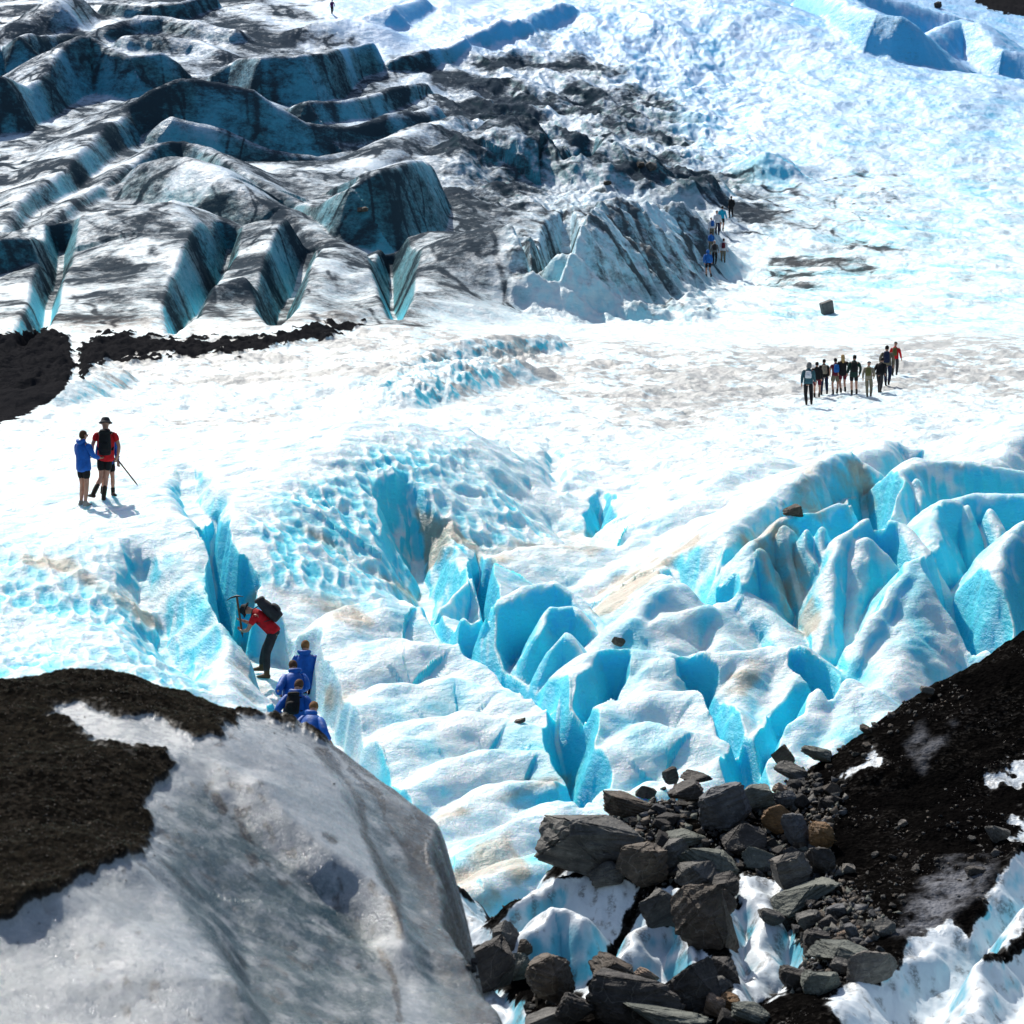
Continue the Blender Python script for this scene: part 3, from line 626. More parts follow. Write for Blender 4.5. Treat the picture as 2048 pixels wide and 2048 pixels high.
for pts, wd in [([(600, 1440), (660, 1485), (740, 1545), (800, 1590), (852, 1625)], 7), ([(640, 1500), (690, 1560), (720, 1600), (735, 1680), (790, 1790), (800, 1870)], 5), ([(700, 1540), (760, 1590), (770, 1640), (830, 1730), (850, 1800)], 3),
                ([(650, 1505), (665, 1530)], 9), ([(852, 1620), (856, 1700), (875, 1790), (940, 1930), (1000, 2060)], 22), ([(480, 1650), (510, 1690)], 3), ([(430, 1590), (450, 1620)], 5), ([(650, 1670), (670, 1680)], 4), ([(505, 1712), (508, 1722)], 6), ([(760, 1900), (790, 1960), (800, 2040)], 4), ([(820, 1640), (828, 1740)], 10)]:
    dd = np.full(B.Z.shape, 1e9)
    for (x0, y0), (x1, y1) in zip(pts[:-1], pts[1:]):
        t = np.clip(((U-x0)*(x1-x0)+(V-y0)*(y1-y0))/((x1-x0)**2+(y1-y0)**2), 0, 1)
        dd = np.minimum(dd, np.hypot(U-x0-t*(x1-x0), V-y0-t*(y1-y0)))
    dirt_shade = np.maximum(dirt_shade, sstep(wd*2.4, wd*.7, dd+w1*7))
dirt_shade = np.maximum(dirt_shade, .62*sstep(-10, 40, inpoly(U, V, [(720, 1520), (865, 1615), (880, 1800), (1030, 2100), (890, 2100), (830, 1880), (790, 1720)])+w2*26))  # shade down the right edge, painted in as a dark strip over the dirt lines
spots = sstep(.42, .75, fbm(B.X/.12, B.Y/.16, 4, 341)+.35*fbm(B.X/.8, B.Y/.8, 2, 345))*sstep(.1, .5, w2+.25)
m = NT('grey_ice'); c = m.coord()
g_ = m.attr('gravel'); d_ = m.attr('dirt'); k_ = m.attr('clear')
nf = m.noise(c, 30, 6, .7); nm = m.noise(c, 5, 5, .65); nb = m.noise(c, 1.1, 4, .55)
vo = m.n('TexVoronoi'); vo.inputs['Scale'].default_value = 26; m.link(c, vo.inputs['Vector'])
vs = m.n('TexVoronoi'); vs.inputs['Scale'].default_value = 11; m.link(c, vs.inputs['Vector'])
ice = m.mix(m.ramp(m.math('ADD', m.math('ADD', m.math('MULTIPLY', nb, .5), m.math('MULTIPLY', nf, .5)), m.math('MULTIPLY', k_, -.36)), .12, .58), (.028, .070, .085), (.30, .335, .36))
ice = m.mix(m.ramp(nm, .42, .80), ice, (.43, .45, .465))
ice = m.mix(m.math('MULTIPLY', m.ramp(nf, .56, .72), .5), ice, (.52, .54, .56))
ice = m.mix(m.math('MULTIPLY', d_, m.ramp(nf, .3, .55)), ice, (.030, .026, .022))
sepc = m.n('SeparateColor'); m.link(vo.outputs['Color'], sepc.inputs[0])
gv = m.mix(m.ramp(sepc.outputs[0], .25, 1.), (.006, .0054, .0045), (.026, .0225, .018))
gv = m.mix(m.ramp(nb, .4, .7), gv, m.mix(sepc.outputs[1], (.007, .0065, .0055), (.028, .024, .018)))
col = m.mix(m.ramp(m.math('ADD', g_, m.math('MULTIPLY', m.math('SUBTRACT', nf, .5), .8)), .35, .6), ice, gv)
b1 = m.bump(m.math('MULTIPLY', vo.outputs['Distance'], m.math('ADD', .15, g_)), .5, .02); 
b2 = m.bump(m.math('MULTIPLY', nf, m.math('ADD', .5, g_)), .5, .03, b1); b2 = m.bump(m.noise(c, 80, 3, .7), .7, .010, b2)
rg = m.math('MAXIMUM', m.ramp(m.noise(c, 14, 3, .6), .42, .62, .13, .48), m.math('MULTIPLY', g_, .8))
m.done(col, rg, b2, .5); m.link(m.math('SUBTRACT', .5, m.math('MULTIPLY', g_, .5)), m.b.inputs['Specular IOR Level'])
GREY = m.m
GREY.node_tree.nodes['Principled BSDF'].inputs['Subsurface Weight'].default_value = .2
GREY.node_tree.nodes['Principled BSDF'].inputs['Subsurface Radius'].default_value = (.3, .5, .55); GREY.node_tree.nodes['Principled BSDF'].inputs['Subsurface Scale'].default_value = .2
clear = np.clip(sstep(-30, 60, inpoly(U, V, [(300, 1620), (420, 1550), (560, 1700), (720, 1800), (800, 1960), (820, 2300), (540, 2300), (420, 1900), (320, 1760)]))+.8*sstep(-20, 40, inpoly(U, V, [(680, 1540), (860, 1630), (870, 1800), (1000, 2060), (860, 2060), (760, 1760)])), 0, 1)  # clear dark ice facet; the right-edge polygon paints shade into the colour
structure(B.mesh('foreground_ice', GREY, dict(gravel=gr, dirt=np.clip(dirt_shade*1.0+spots*.75*(1-gr), 0, 1), clear=clear), keep=OUT < 1.3))  # the dirt value holds grit and the painted right-edge shade
# ================================================================== moraine slope and the dirty ice under it
C_ = Field(-.05, .33, 1200, rows_of([(22, .04), (26, .03), (40, .03), (44, .06)]))
cc = []
for c in [(2300, 1110, 42), (2150, 1190, 41), (2048, 1262, 40), (1900, 1364, 39), (1800, 1420, 38.4), (1690, 1495, 37.4), (1600, 1560, 36.4), (1530, 1600, 35.8), (1440, 1615, 35.4), (1335, 1600, 35.3), (1220, 1650, 34.8), (1120, 1720, 34.2), (1040, 1800, 33.6)]:
    p = P(*c); cc.append(p); cc.append((p[0]-.25, p[1]+1.1, p[2]-.9)); cc.append((p[0]-.6, p[1]+3., p[2]-2.8))
for c in [(2048, 1500, 35.6), (2300, 1500, 35.4), (2048, 1700, 32), (2300, 1700, 31.6), (1800, 1600, 34.4), (1700, 1750, 32), (1600, 1690, 33.4), (1640, 1830, 30.9), (1800, 1830, 30.3), (1400, 1730, 33.2), (1250, 1780, 32.6), (1150, 1830, 32),
          (1400, 1900, 30.4), (1200, 1930, 30.3), (1040, 1930, 31), (1000, 2048, 28.8), (1200, 2048, 28), (1400, 2048, 27.6), (1560, 1960, 28.9), (1700, 2048, 26.6), (2048, 2048, 25.6), (1900, 1930, 28), (940, 1880, 33), (880, 1800, 35), (900, 1960, 31.5), (1000, 2200, 26.5), (1600, 2200, 25), (2300, 2048, 25.4), (2200, 2300, 23)]:
    cc.append(P(*c))
C_.Z = TPS(cc, 3e-5)(C_.X, C_.Y)
U, V = proj(C_.X, C_.Y, C_.Z)
for q in [[(1000, 1830), (1050, 1780), (1270, 1770), (1300, 1800), (1370, 1790), (1440, 1980), (1160, 2015), (1010, 1950)], [(1470, 1760), (1600, 1780), (1625, 1930), (1500, 2015), (1465, 1900)],
          [(1680, 2040), (1830, 1880), (1905, 1840), (2048, 1720), (2300, 1700), (2300, 2300), (1700, 2300)], [(800, 1760), (900, 1760), (1000, 1900), (1060, 2050), (900, 2200), (800, 2000)]]:
    C_.Z -= .55*sstep(-20, 60, inpoly(U, V, q))
C_.wx = C_.X+fbm(C_.X/1., C_.Y/1., 3, 401)*.13; C_.wy = C_.Y+fbm(C_.X/1., C_.Y/1., 3, 405)*.13
_ic = np.zeros_like(C_.Z)
def cl(pts, front, back, r, k=.08): C_.ridge([P(*p) for p in pts], front*2.0, back*1.5, r*.7, k, 3, 3.2)
cl([(1050, 1790, 32.7), (1100, 1752, 33), (1190, 1740, 33.2), (1262, 1765, 33)], 1.5, .6, .25)
cl([(1060, 1850, 31.6), (1100, 1815, 32), (1160, 1830, 31.7)], 1.2, .8, .2)
cl([(1345, 1785, 32.2), (1300, 1842, 31.5), (1245, 1920, 30.7), (1180, 2005, 29.6)], 1.2, 1.0, .2)
cl([(1365, 1872, 31), (1390, 1910, 30.5), (1430, 1975, 29.7)], 1.3, 1.3, .15)
cl([(1500, 1740, 32.6), (1535, 1840, 31.3), (1520, 1920, 30.3), (1490, 2010, 29.3)], 1.1, 1.1, .35)
cl([(1905, 1838, 30.2), (1850, 1890, 29.4), (1770, 1960, 28.4), (1670, 2030, 27.4)], .8, .9, .22)
cl([(1985, 1905, 28.6), (1950, 1990, 27.4), (1920, 2060, 26.6)], 1., .9, .2)
cl([(2100, 1640, 32.6), (2030, 1710, 31.6), (1975, 1790, 30.6), (1940, 1870, 29.7)], 1.2, 1.2, .15)
cl([(2120, 1760, 30.8), (2048, 1810, 30), (2000, 1890, 28.9)], 1.2, 1.0, .15)
cl([(1970, 1745, 31.7), (1890, 1770, 31.3), (1830, 1840, 30.4)], .9, .7, .2)
cl([(855, 1762, 35.6), (905, 1778, 35.1), (950, 1845, 34.2), (990, 1905, 33.4)], 1.2, .9, .3)
cl([(925, 1962, 31.3), (985, 1990, 30.6), (1050, 2060, 29.4)], .9, .8, .2)
ICEP = [[(1000, 1850), (1040, 1790), (1080, 1750), (1130, 1745), (1200, 1745), (1275, 1765), (1255, 1850), (1215, 1920), (1170, 1975), (1130, 1985), (1060, 1940), (1005, 1940)],
        [(1290, 1810), (1340, 1778), (1372, 1795), (1330, 1850), (1372, 1860), (1420, 1900), (1452, 1975), (1400, 1992), (1330, 1985), (1260, 1998), (1160, 2015), (1190, 1965)],
        [(1478, 1745), (1560, 1755), (1605, 1790), (1575, 1850), (1625, 1930), (1565, 1992), (1500, 2015), (1468, 1995), (1462, 1850)],
        [(1655, 2000), (1720, 1962), (1800, 1945), (1830, 1862), (1905, 1828), (1945, 1880), (1968, 1925), (2048, 1900), (2400, 1880), (2400, 2400), (1700, 2400), (1690, 2060)],
        [(1930, 1880), (2000, 1755), (2048, 1695), (2400, 1400), (2400, 1850), (2048, 1850), (2010, 1895), (1965, 1912)],
        [(1690, 1560), (1750, 1510), (1785, 1515), (1760, 1545)], [(1975, 1565), (2010, 1530), (2060, 1500), (2060, 1565)], [(2030, 1640), (2080, 1600), (2080, 1690), (2040, 1680)],
        [(830, 1750), (900, 1752), (960, 1818), (1000, 1905), (920, 1895), (850, 1870), (800, 1900), (700, 1800)], [(915, 1945), (990, 1962), (1070, 2050), (1030, 2200), (900, 2200), (850, 2000)]]
U, V = proj(C_.X, C_.Y, C_.Z)
v1 = fbm(C_.X/.5, C_.Y/.5, 4, 411); v2 = fbm(C_.X/.16, C_.Y/.2, 4, 415)
icem = np.zeros_like(C_.Z)
for i_, q in enumerate(ICEP):
    e_ = 5 <= i_ <= 7
    icem = np.maximum(icem, sstep(-10, 12, inpoly(U, V, q)+v1*(24 if e_ else 13)+v2*(16 if e_ else 7)-(3 if e_ else 0))*(.9 if e_ else 1))
grey_streak = sstep(-20, 25, inpoly(U, V, [(1790, 1870), (1860, 1760), (1900, 1725), (1985, 1735), (1945, 1800), (1850, 1850)])+v1*22)*.62
for q in [[(1800, 1480), (1850, 1450), (1860, 1475), (1830, 1510)], [(1820, 1520), (1880, 1470), (1910, 1450), (1850, 1540)], [(1590, 1780), (1600, 1700), (1640, 1690), (1650, 1770)]]:
    grey_streak = np.maximum(grey_streak, .35*sstep(-14, 14, inpoly(U, V, q)+v1*14))
s1 = worley(C_.X/.06, C_.Y/.07, 421); s2 = worley(C_.X/.17, C_.Y/.19, 425)
rough_ = sstep(.0, .45, fbm(C_.X/1.6, C_.Y/1.6, 3, 427)+.12)
C_.Z += fbm(C_.X/1.4, C_.Y/1.4, 4, 431)*.09
C_.Z += (1-icem)*(.012*(1-np.clip(s1*2.2, 0, 1))+rough_*.028*(1-np.clip(s2*2.6, 0, 1))+.03*fbm(C_.X/.4, C_.Y/.4, 3, 439))+icem*(fbm(C_.X/.35, C_.Y/.5, 3, 433)*.035)
cdirt = np.clip(sstep(.15, .6, v2*.8+v1*.5)*.7, 0, 1)
m = NT('moraine_gravel'); c = m.coord()
i_ = m.attr('ice'); d_ = m.attr('dirt'); s_ = m.attr('streak'); bl_ = m.attr('blue')
nf = m.noise(c, 26, 5, .7); nm = m.noise(c, 4, 5, .6); nb = m.noise(c, .8, 4, .55)
vo = m.n('TexVoronoi'); vo.inputs['Scale'].default_value = 22; m.link(c, vo.inputs['Vector'])
sepc = m.n('SeparateColor'); m.link(vo.outputs['Color'], sepc.inputs[0])
gv = m.mix(m.ramp(sepc.outputs[0], .55, 1.), (.0032, .0029, .0027), (.019, .0175, .016))
gv = m.mix(m.ramp(nb, .45, .62), m.mix(sepc.outputs[1], (.0022, .0020, .0020), (.0045, .0042, .004)), gv)
gv = m.mix(m.math('MULTIPLY', s_, m.ramp(nm, .3, .6)), gv, (.30, .31, .34))
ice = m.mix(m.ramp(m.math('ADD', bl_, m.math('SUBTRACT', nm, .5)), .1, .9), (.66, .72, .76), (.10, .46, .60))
ice = m.mix(m.math('MULTIPLY', d_, m.ramp(nf, .35, .6)), ice, (.06, .052, .045))
ice = m.mix(m.math('MULTIPLY', m.ramp(nm, .5, .75), .3), ice, (.46, .42, .37))
col = m.mix(m.ramp(m.math('ADD', i_, m.math('MULTIPLY', m.math('SUBTRACT', nf, .5), .5)), .3, .6), gv, ice)
k1 = m.math('SUBTRACT', 1., m.math('MULTIPLY', i_, .88)); b1 = m.bump(m.math('MULTIPLY', vo.outputs['Distance'], k1), .6, .03); b2 = m.bump(m.math('MULTIPLY', nf, k1), .5, .03, b1)
m.done(col, m.math('SUBTRACT', .8, m.math('MULTIPLY', i_, .35)), b2, .35); m.link(m.math('MULTIPLY', i_, .35), m.b.inputs['Specular IOR Level'])
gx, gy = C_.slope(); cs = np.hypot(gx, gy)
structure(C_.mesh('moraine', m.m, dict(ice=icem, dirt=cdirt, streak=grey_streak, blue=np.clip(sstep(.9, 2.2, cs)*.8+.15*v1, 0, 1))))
print('fore', time.time()-T0)
# ================================================================== rocks
def hit_all(u, v):
    best = None
    for f in (G, C_, B):
        if f.a[0] < (u-1024)/F < f.a[-1]:
            h = f.hit(u, v)
            if f is not G and h.y >= f.r[-1]-.05: continue
            if best is None or h.y < best.y: best = h
    return best
def tag(o, label, cat, group=None):
    o['label'] = label; o['category'] = cat
    if group: o['group'] = group
    return o
def rock_mat(name, c0, c1, vein=0., rough=.75):
    m = NT(name); c = m.coord(); n = m.noise(c, 3.5, 6, .65); n2 = m.noise(c, 22, 4, .6)
    st = m.noise(m.coord((1.5, 2, 11), (.5, .3, 0)), 2, 4, .6)
    col = m.mix(m.ramp(n, .35, .65), c0, c1)
    col = m.mix(m.ramp(st, .5, .7, 0, .55), col, tuple(x*.55 for x in c0))
    col = m.mix(m.ramp(n2, .58, .75, 0, .5), col, tuple(min(1, x*1.9+.01) for x in c1))
    if vein:
        wv = m.n('TexVoronoi'); wv.feature = 'DISTANCE_TO_EDGE'; wv.inputs['Scale'].default_value = 2.3
        nn = m.n('TexNoise'); nn.inputs['Scale'].default_value = 3; m.link(c, nn.inputs['Vector'])
        mx = m.n('Mix', data_type='VECTOR'); mx.inputs[0].default_value = .25; m.link(c, mx.inputs[4]); m.link(nn.outputs['Color'], mx.inputs[5]); m.link(mx.outputs[1], wv.inputs['Vector'])
        col = m.mix(m.ramp(wv.outputs['Distance'], .0, .012, vein, 0), col, (.22, .20, .17))
    b1 = m.bump(st, .6, .10); b2 = m.bump(n2, .6, .03, b1); b3 = m.bump(n, .6, .10, b2)
    return m.done(col, rough, b3, .35)
RM = dict(dark=rock_mat('dark_slate', (.024, .021, .019), (.066, .058, .052), .35), grey=rock_mat('grey_slate', (.058, .056, .052), (.135, .130, .118)),
          blue=rock_mat('blue_grey_slate', (.058, .060, .066), (.12, .122, .128)), green=rock_mat('green_grey_schist', (.072, .082, .070), (.15, .16, .135)),
          brown=rock_mat('brown_schist', (.058, .045, .034), (.125, .096, .070), .5), tan=rock_mat('tan_stone', (.17, .12, .085), (.34, .24, .17)),
          orange=rock_mat('rusty_stone', (.10, .052, .018), (.24, .13, .05)), pale=rock_mat('pale_grey_rock', (.085, .075, .065), (.17, .155, .135), .4))
def rock_mesh(seed, sx, sy, sz, sub=3, cuts=11, blocky=.78):
    """an angular broken stone: the hull of a few points, edges worn, faces slightly uneven"""
    rng = np.random.default_rng(seed)
    n = {6: 14, 8: 13, 9: 15}.get(cuts, 17)+int(rng.integers(0, 6))
    if cuts <= 5: n = 30
    p = rng.normal(size=(n, 3)); p /= np.linalg.norm(p, axis=1)[:, None]
    e = 1.0 if cuts <= 5 else rng.uniform(.7, 1.)
    p = np.sign(p)*np.abs(p)**e; p /= np.abs(p).max(1)[:, None]**(.30 if cuts > 5 else .1); p *= rng.uniform(.78, 1, (n, 1))
    bm = bmesh.new()
    for q in p: bm.verts.new(q)
    bmesh.ops.convex_hull(bm, input=bm.verts)
    bmesh.ops.delete(bm, geom=[v for v in bm.verts if not v.link_faces], context='VERTS')
    bmesh.ops.dissolve_limit(bm, angle_limit=rad(13), verts=bm.verts, edges=bm.edges)
    bmesh.ops.bevel(bm, geom=bm.edges[:], offset=.045 if cuts > 5 else .12, segments=1 if sub < 4 else 2, affect='EDGES')
    bmesh.ops.triangulate(bm, faces=bm.faces)
    if sub >= 4:
        bmesh.ops.subdivide_edges(bm, edges=[x for x in bm.edges if x.calc_length() > .35], cuts=3, use_grid_fill=True)
        bmesh.ops.triangulate(bm, faces=bm.faces)
        bmesh.ops.subdivide_edges(bm, edges=[x for x in bm.edges if x.calc_length() > .16], cuts=1, use_grid_fill=True)
        bmesh.ops.triangulate(bm, faces=bm.faces)
    v = np.array([q.co[:] for q in bm.verts])
    f = rng.normal(size=(4, 3))*3.; ph = rng.uniform(0, 6, 4)
    v *= (1+.016*sum(np.sin(v@f[i]+ph[i]) for i in range(4))+.012*rng.normal(size=len(v)))[:, None]
    if cuts > 5:
        ax = np.array([rng.normal()*.35, rng.normal()*.35, 1.]); ax /= np.linalg.norm(ax); q_ = (v@ax)*rng.uniform(5, 9)+.5*np.sin(v@f[0])
        rad_ = v-np.outer(v@ax, ax); v += rad_*(.055*(np.floor(q_)%2-.5)+.05*(np.abs(q_-np.floor(q_)-.5)-.25))[:, None]
    v = (v-(v.max(0)+v.min(0))/2); v /= np.abs(v).max(0); v *= np.array([sx, sy, sz])
    for q, w_ in zip(bm.verts, v): q.co = w_
    me = bpy.data.meshes.new('rock'); bm.to_mesh(me); bm.free()
    for q in me.polygons: q.use_smooth = True
    me.set_sharp_from_angle(angle=rad(19))
    return me
RSEED = [10]
def rock(u, v, w, h, mat, label, name='rock', rot=0, cat='rock', group=None, deep=.8, cuts=11, sub=4, foot=None, blocky=.78, yaw=None, push=.25):
    RSEED[0] += 1
    p = hit_all(u, foot if foot else min(v+h*.42, 2075)); d = p.y*CP-p.z*SP
    mpp = d/F; kk = .93 if w > 50 else 1.; sx, sz = w*.5*mpp*1.05*kk, h*.5*mpp*1.08*kk; sy = min(max(sx, sz)*deep, 1.6*sx)
    d2 = d+sy*push; p = PV(u, v, d2)
    me = rock_mesh(RSEED[0], sx, sy, sz, sub, cuts, blocky); me.materials.append(RM[mat])
    o = bpy.data.objects.new(name, me); COL.objects.link(o); o.location = p
    o.rotation_euler = Matrix.Rotation(rad(-rot), 3, 'Y').to_euler()
    tag(o, label, cat, group)
    return o
G1 = 'boulders and slabs of the rock pile'
rock(1178, 1688, 222, 118, 'grey', 'huge flat grey slab jutting out left over the ice', 'flat_rock', -9, 'slab', G1, .9, 9, 4, 1750)
rock(1255, 1612, 118, 48, 'brown', 'long brown slab lying behind the huge grey slab', 'flat_rock', -18, 'slab', G1)
rock(1341, 1552, 32, 32, 'dark', 'small dark stone perched on top of the rock pile', 'rock', 20, 'rock', G1, foot=1600)
rock(1392, 1556, 66, 26, 'dark', 'thin black slab tilted at the crest of the rock pile', 'flat_rock', -10, 'slab', G1, foot=1600)
rock(1372, 1585, 76, 40, 'dark', 'black slab beneath the thin tilted slab at the pile crest', 'flat_rock', 12, 'slab', G1, foot=1620)
rock(1286, 1732, 112, 98, 'brown', 'rounded brown boulder with wavy layers beside the huge slab', 'boulder', 14, 'boulder', G1)
rock(1352, 1712, 66, 66, 'grey', 'grey boulder wedged right of the wavy brown boulder', 'boulder', 30, 'boulder', G1)
rock(1216, 1746, 80, 50, 'grey', 'grey stone tucked under the huge flat slab', 'rock', 8, 'rock', G1)
rock(1372, 1678, 86, 32, 'green', 'flat greenish stone lying in the middle of the pile', 'flat_rock', -4, 'slab', G1)
rock(1392, 1750, 92, 62, 'grey', 'lens shaped grey slab above the big dark boulder', 'flat_rock', 22, 'slab', G1)
rock(1446, 1614, 112, 96, 'blue', 'big blue grey boulder at the top centre of the pile', 'boulder', 18, 'boulder', G1)
rock(1514, 1598, 70, 58, 'green', 'squarish green grey boulder near the pile crest', 'boulder', 6, 'boulder', G1)
rock(1570, 1600, 44, 36, 'blue', 'smooth round blue grey cobble near the pile crest', 'boulder', 0, 'boulder', G1, cuts=4)
rock(1562, 1579, 32, 24, 'tan', 'pale pinkish stone above the round blue grey cobble', 'rock', -20, 'rock', G1)
rock(1556, 1640, 68, 58, 'orange', 'olive brown angular boulder below the pale pinkish stone', 'boulder', 10, 'boulder', G1)
rock(1592, 1662, 50, 72, 'blue', 'upright blue grey slab left of the rusty oval boulder', 'flat_rock', 14, 'slab', G1)
rock(1644, 1672, 58, 70, 'orange', 'rusty orange oval boulder at the edge of the black gravel', 'boulder', 6, 'boulder', G1, cuts=3, blocky=.9)
rock(1487, 1680, 90, 66, 'dark', 'dark jagged boulder in the centre of the pile', 'boulder', -16, 'boulder', G1)
rock(1418, 1728, 142, 64, 'green', 'broad pale grey slab in the centre of the pile', 'flat_rock', -14, 'slab', G1, cuts=8)
rock(1515, 1718, 72, 46, 'green', 'greenish slab right of the broad pale grey slab', 'flat_rock', -12, 'slab', G1)
rock(1535, 1726, 38, 28, 'blue', 'small violet grey stone in front of the greenish slab', 'rock', 5, 'rock', G1)
rock(1584, 1742, 84, 80, 'pale', 'brownish grey block standing above the long split slab', 'boulder', 24, 'boulder', G1)
rock(1638, 1722, 66, 66, 'dark', 'dark block below the rusty oval boulder', 'boulder', -20, 'boulder', G1)
rock(1604, 1790, 160, 46, 'green', 'long split slab sloping down to the right', 'flat_rock', 22, 'slab', G1, cuts=8)
rock(1697, 1738, 28, 20, 'pale', 'lone pale stone on the black gravel near the long split slab', 'rock', 0, 'rock', G1)
rock(1450, 1772, 60, 54, 'dark', 'dark stone over the white ice tongue', 'rock', 10, 'rock', G1)
rock(1406, 1850, 122, 168, 'brown', 'tall dark brown boulder between two white ice tongues', 'boulder', 16, 'boulder', G1, .7, 10, 4, 1900)
rock(1322, 1828, 74, 106, 'grey', 'pointed grey slab leaning on the tall brown boulder', 'flat_rock', 22, 'slab', G1, .5, 8, 4, 1860)
rock(1448, 1808, 54, 58, 'brown', 'brown stone right above the tall brown boulder', 'rock', -24, 'rock', G1)
rock(1541, 1833, 60, 30, 'grey', 'flat grey stone lying alone on the white ice tongue', 'flat_rock', -22, 'slab', G1)
rock(1580, 1838, 44, 46, 'dark', 'dark stone at the right edge of the white ice tongue', 'rock', 20, 'rock', G1)
rock(1620, 1840, 56, 40, 'grey', 'grey stone right of the white ice tongue', 'rock', 12, 'rock', G1)
rock(1657, 1847, 46, 30, 'dark', 'flat dark stone among the stones below the long split slab', 'rock', 16, 'rock', G1)
rock(1671, 1822, 42, 26, 'blue', 'blue grey stone just under the end of the long split slab', 'rock', 8, 'rock', G1)
rock(1711, 1860, 38, 36, 'blue', 'violet grey stone with a pale stripe below the gravel slope', 'rock', 25, 'rock', G1)
rock(1766, 1857, 50, 34, 'grey', 'grey stone nearest the right white ice mound', 'rock', -8, 'rock', G1)
rock(1634, 1876, 58, 40, 'dark', 'rounded dark stone above the greenish bench slab', 'rock', 0, 'rock', G1, cuts=5)
rock(1679, 1908, 142, 48, 'green', 'greenish bench shaped slab above the pale veined boulder', 'flat_rock', -6, 'slab', G1, cuts=8)
rock(1744, 1934, 116, 70, 'pale', 'pale veined boulder beside the right white ice mound', 'boulder', 4, 'boulder', G1)
rock(1684, 1932, 56, 30, 'grey', 'grey stone between bench slab and pale veined boulder', 'rock', -15, 'rock', G1)
rock(1641, 1964, 82, 54, 'green', 'green grey boulder left of the pale veined boulder', 'boulder', 14, 'boulder', G1)
rock(1586, 1958, 66, 46, 'dark', 'dark stone above the black gravel mound at the bottom', 'rock', -18, 'rock', G1)
G2 = 'boulders along the bottom of the photo'
rock(1446, 1943, 60, 62, 'dark', 'dark cube like stone on ice below the tall brown boulder', 'rock', 12, 'rock', G2)
rock(1437, 1974, 64, 40, 'grey', 'grey wedge leaning against the dark cube like stone', 'rock', 26, 'rock', G2)
rock(1428, 2014, 44, 46, 'tan', 'tan orange stone near the bottom edge', 'rock', -25, 'rock', G2)
rock(1456, 2006, 52, 40, 'orange', 'olive stone right of the tan orange stone', 'rock', 10, 'rock', G2)
rock(1500, 2030, 80, 48, 'green', 'green grey slab at the bottom edge left of the gravel mound', 'flat_rock', -14, 'slab', G2)
rock(1270, 2000, 210, 104, 'dark', 'largest black boulder with white veins at the bottom', 'boulder', -6, 'boulder', G2, .7, 10, 4, 2040)
rock(1384, 1978, 124, 108, 'dark', 'black veined boulder right of the largest black boulder', 'boulder', 18, 'boulder', G2, .7, 9, 4, 2020)
rock(1218, 1946, 96, 66, 'brown', 'brown block resting on the largest black boulder', 'boulder', -28, 'boulder', G2, foot=1990)
rock(1292, 1951, 58, 30, 'tan', 'flat tan stone lying on the black boulders', 'flat_rock', -12, 'slab', G2, foot=1990)
rock(1098, 1972, 126, 118, 'brown', 'brown boulder with a pale chipped face at the bottom', 'boulder', 30, 'boulder', G2, .8, 10)
rock(975, 1945, 140, 100, 'dark', 'long dark slab beside the foreground ice edge', 'flat_rock', 38, 'slab', G2, .6, 9)
rock(1011, 1874, 56, 60, 'grey', 'grey streaked stone at the foot of the white ice gully', 'rock', 20, 'rock', G2)
rock(1038, 1934, 50, 56, 'green', 'glossy green black stone left of the brown chipped boulder', 'rock', 8, 'rock', G2)
rock(1049, 1899, 32, 40, 'brown', 'small square brown stone above the glossy green black stone', 'rock', 0, 'rock', G2)
rock(1152, 2022, 84, 66, 'dark', 'dark stone right below the brown chipped boulder', 'rock', -20, 'rock', G2)
rock(1335, 2040, 200, 54, 'green', 'broad green grey slab cut by the bottom edge', 'flat_rock', -8, 'slab', G2, foot=2060)
rock(1090, 2040, 90, 40, 'grey', 'grey flat stone at the bottom edge below the chipped boulder', 'flat_rock', 6, 'slab', G2, foot=2060)
G3 = 'slabs along the crest of the gravel slope'
rock(1568, 1520, 40, 56, 'brown', 'upright brown slab on the crest of the gravel slope', 'flat_rock', 24, 'slab', G3, .5, foot=1560)
rock(1584, 1542, 78, 32, 'grey', 'grey slab lying at the foot of the upright brown slab', 'flat_rock', -24, 'slab', G3, foot=1570)
rock(1634, 1508, 72, 30, 'green', 'long greenish slab at the crest of the gravel slope', 'flat_rock', -14, 'slab', G3, foot=1535)
rock(1854, 1380, 28, 14, 'grey', 'small grey slab highest on the gravel crest', 'rock', -8, 'rock', G3, foot=1395)
rock(1730, 1458, 26, 16, 'brown', 'little brown stone midway along the gravel crest', 'rock', -30, 'rock', G3, foot=1475)
rock(1992, 1668, 54, 40, 'grey', 'grey pointed stone on gravel by the right photo edge', 'rock', -30, 'rock', G3)
rock(1951, 1740, 42, 18, 'dark', 'flat dark stone capping the grey ice streak', 'flat_rock', 4, 'slab', G3)
rock(1990, 1706, 18, 16, 'pale', 'small pale stone between pointed stone and ice at the right', 'rock', 0, 'rock', G3)
rock(1806, 1646, 20, 14, 'pale', 'small pale stone high on the black gravel slope', 'rock', 0, 'rock', G3)
G4 = 'single rocks on the clean ice'
rock(1585, 1022, 38, 26, 'brown', 'dark brown boulder perched on a right hand ice ridge', 'boulder', 6, 'boulder', G4, cuts=6, foot=1034)
rock(1238, 1283, 28, 18, 'brown', 'brown stone stuck in a gap between ice towers', 'rock', -28, 'rock', G4, foot=1290)
rock(1282, 331, 17, 14, 'dark', 'dark boulder on the far slope, left of a bigger one', 'boulder', 0, 'boulder', G4, sub=3)
rock(1303, 333, 21, 20, 'grey', 'grey boulder on the far slope, right of a smaller dark one', 'boulder', 10, 'boulder', G4, sub=3)
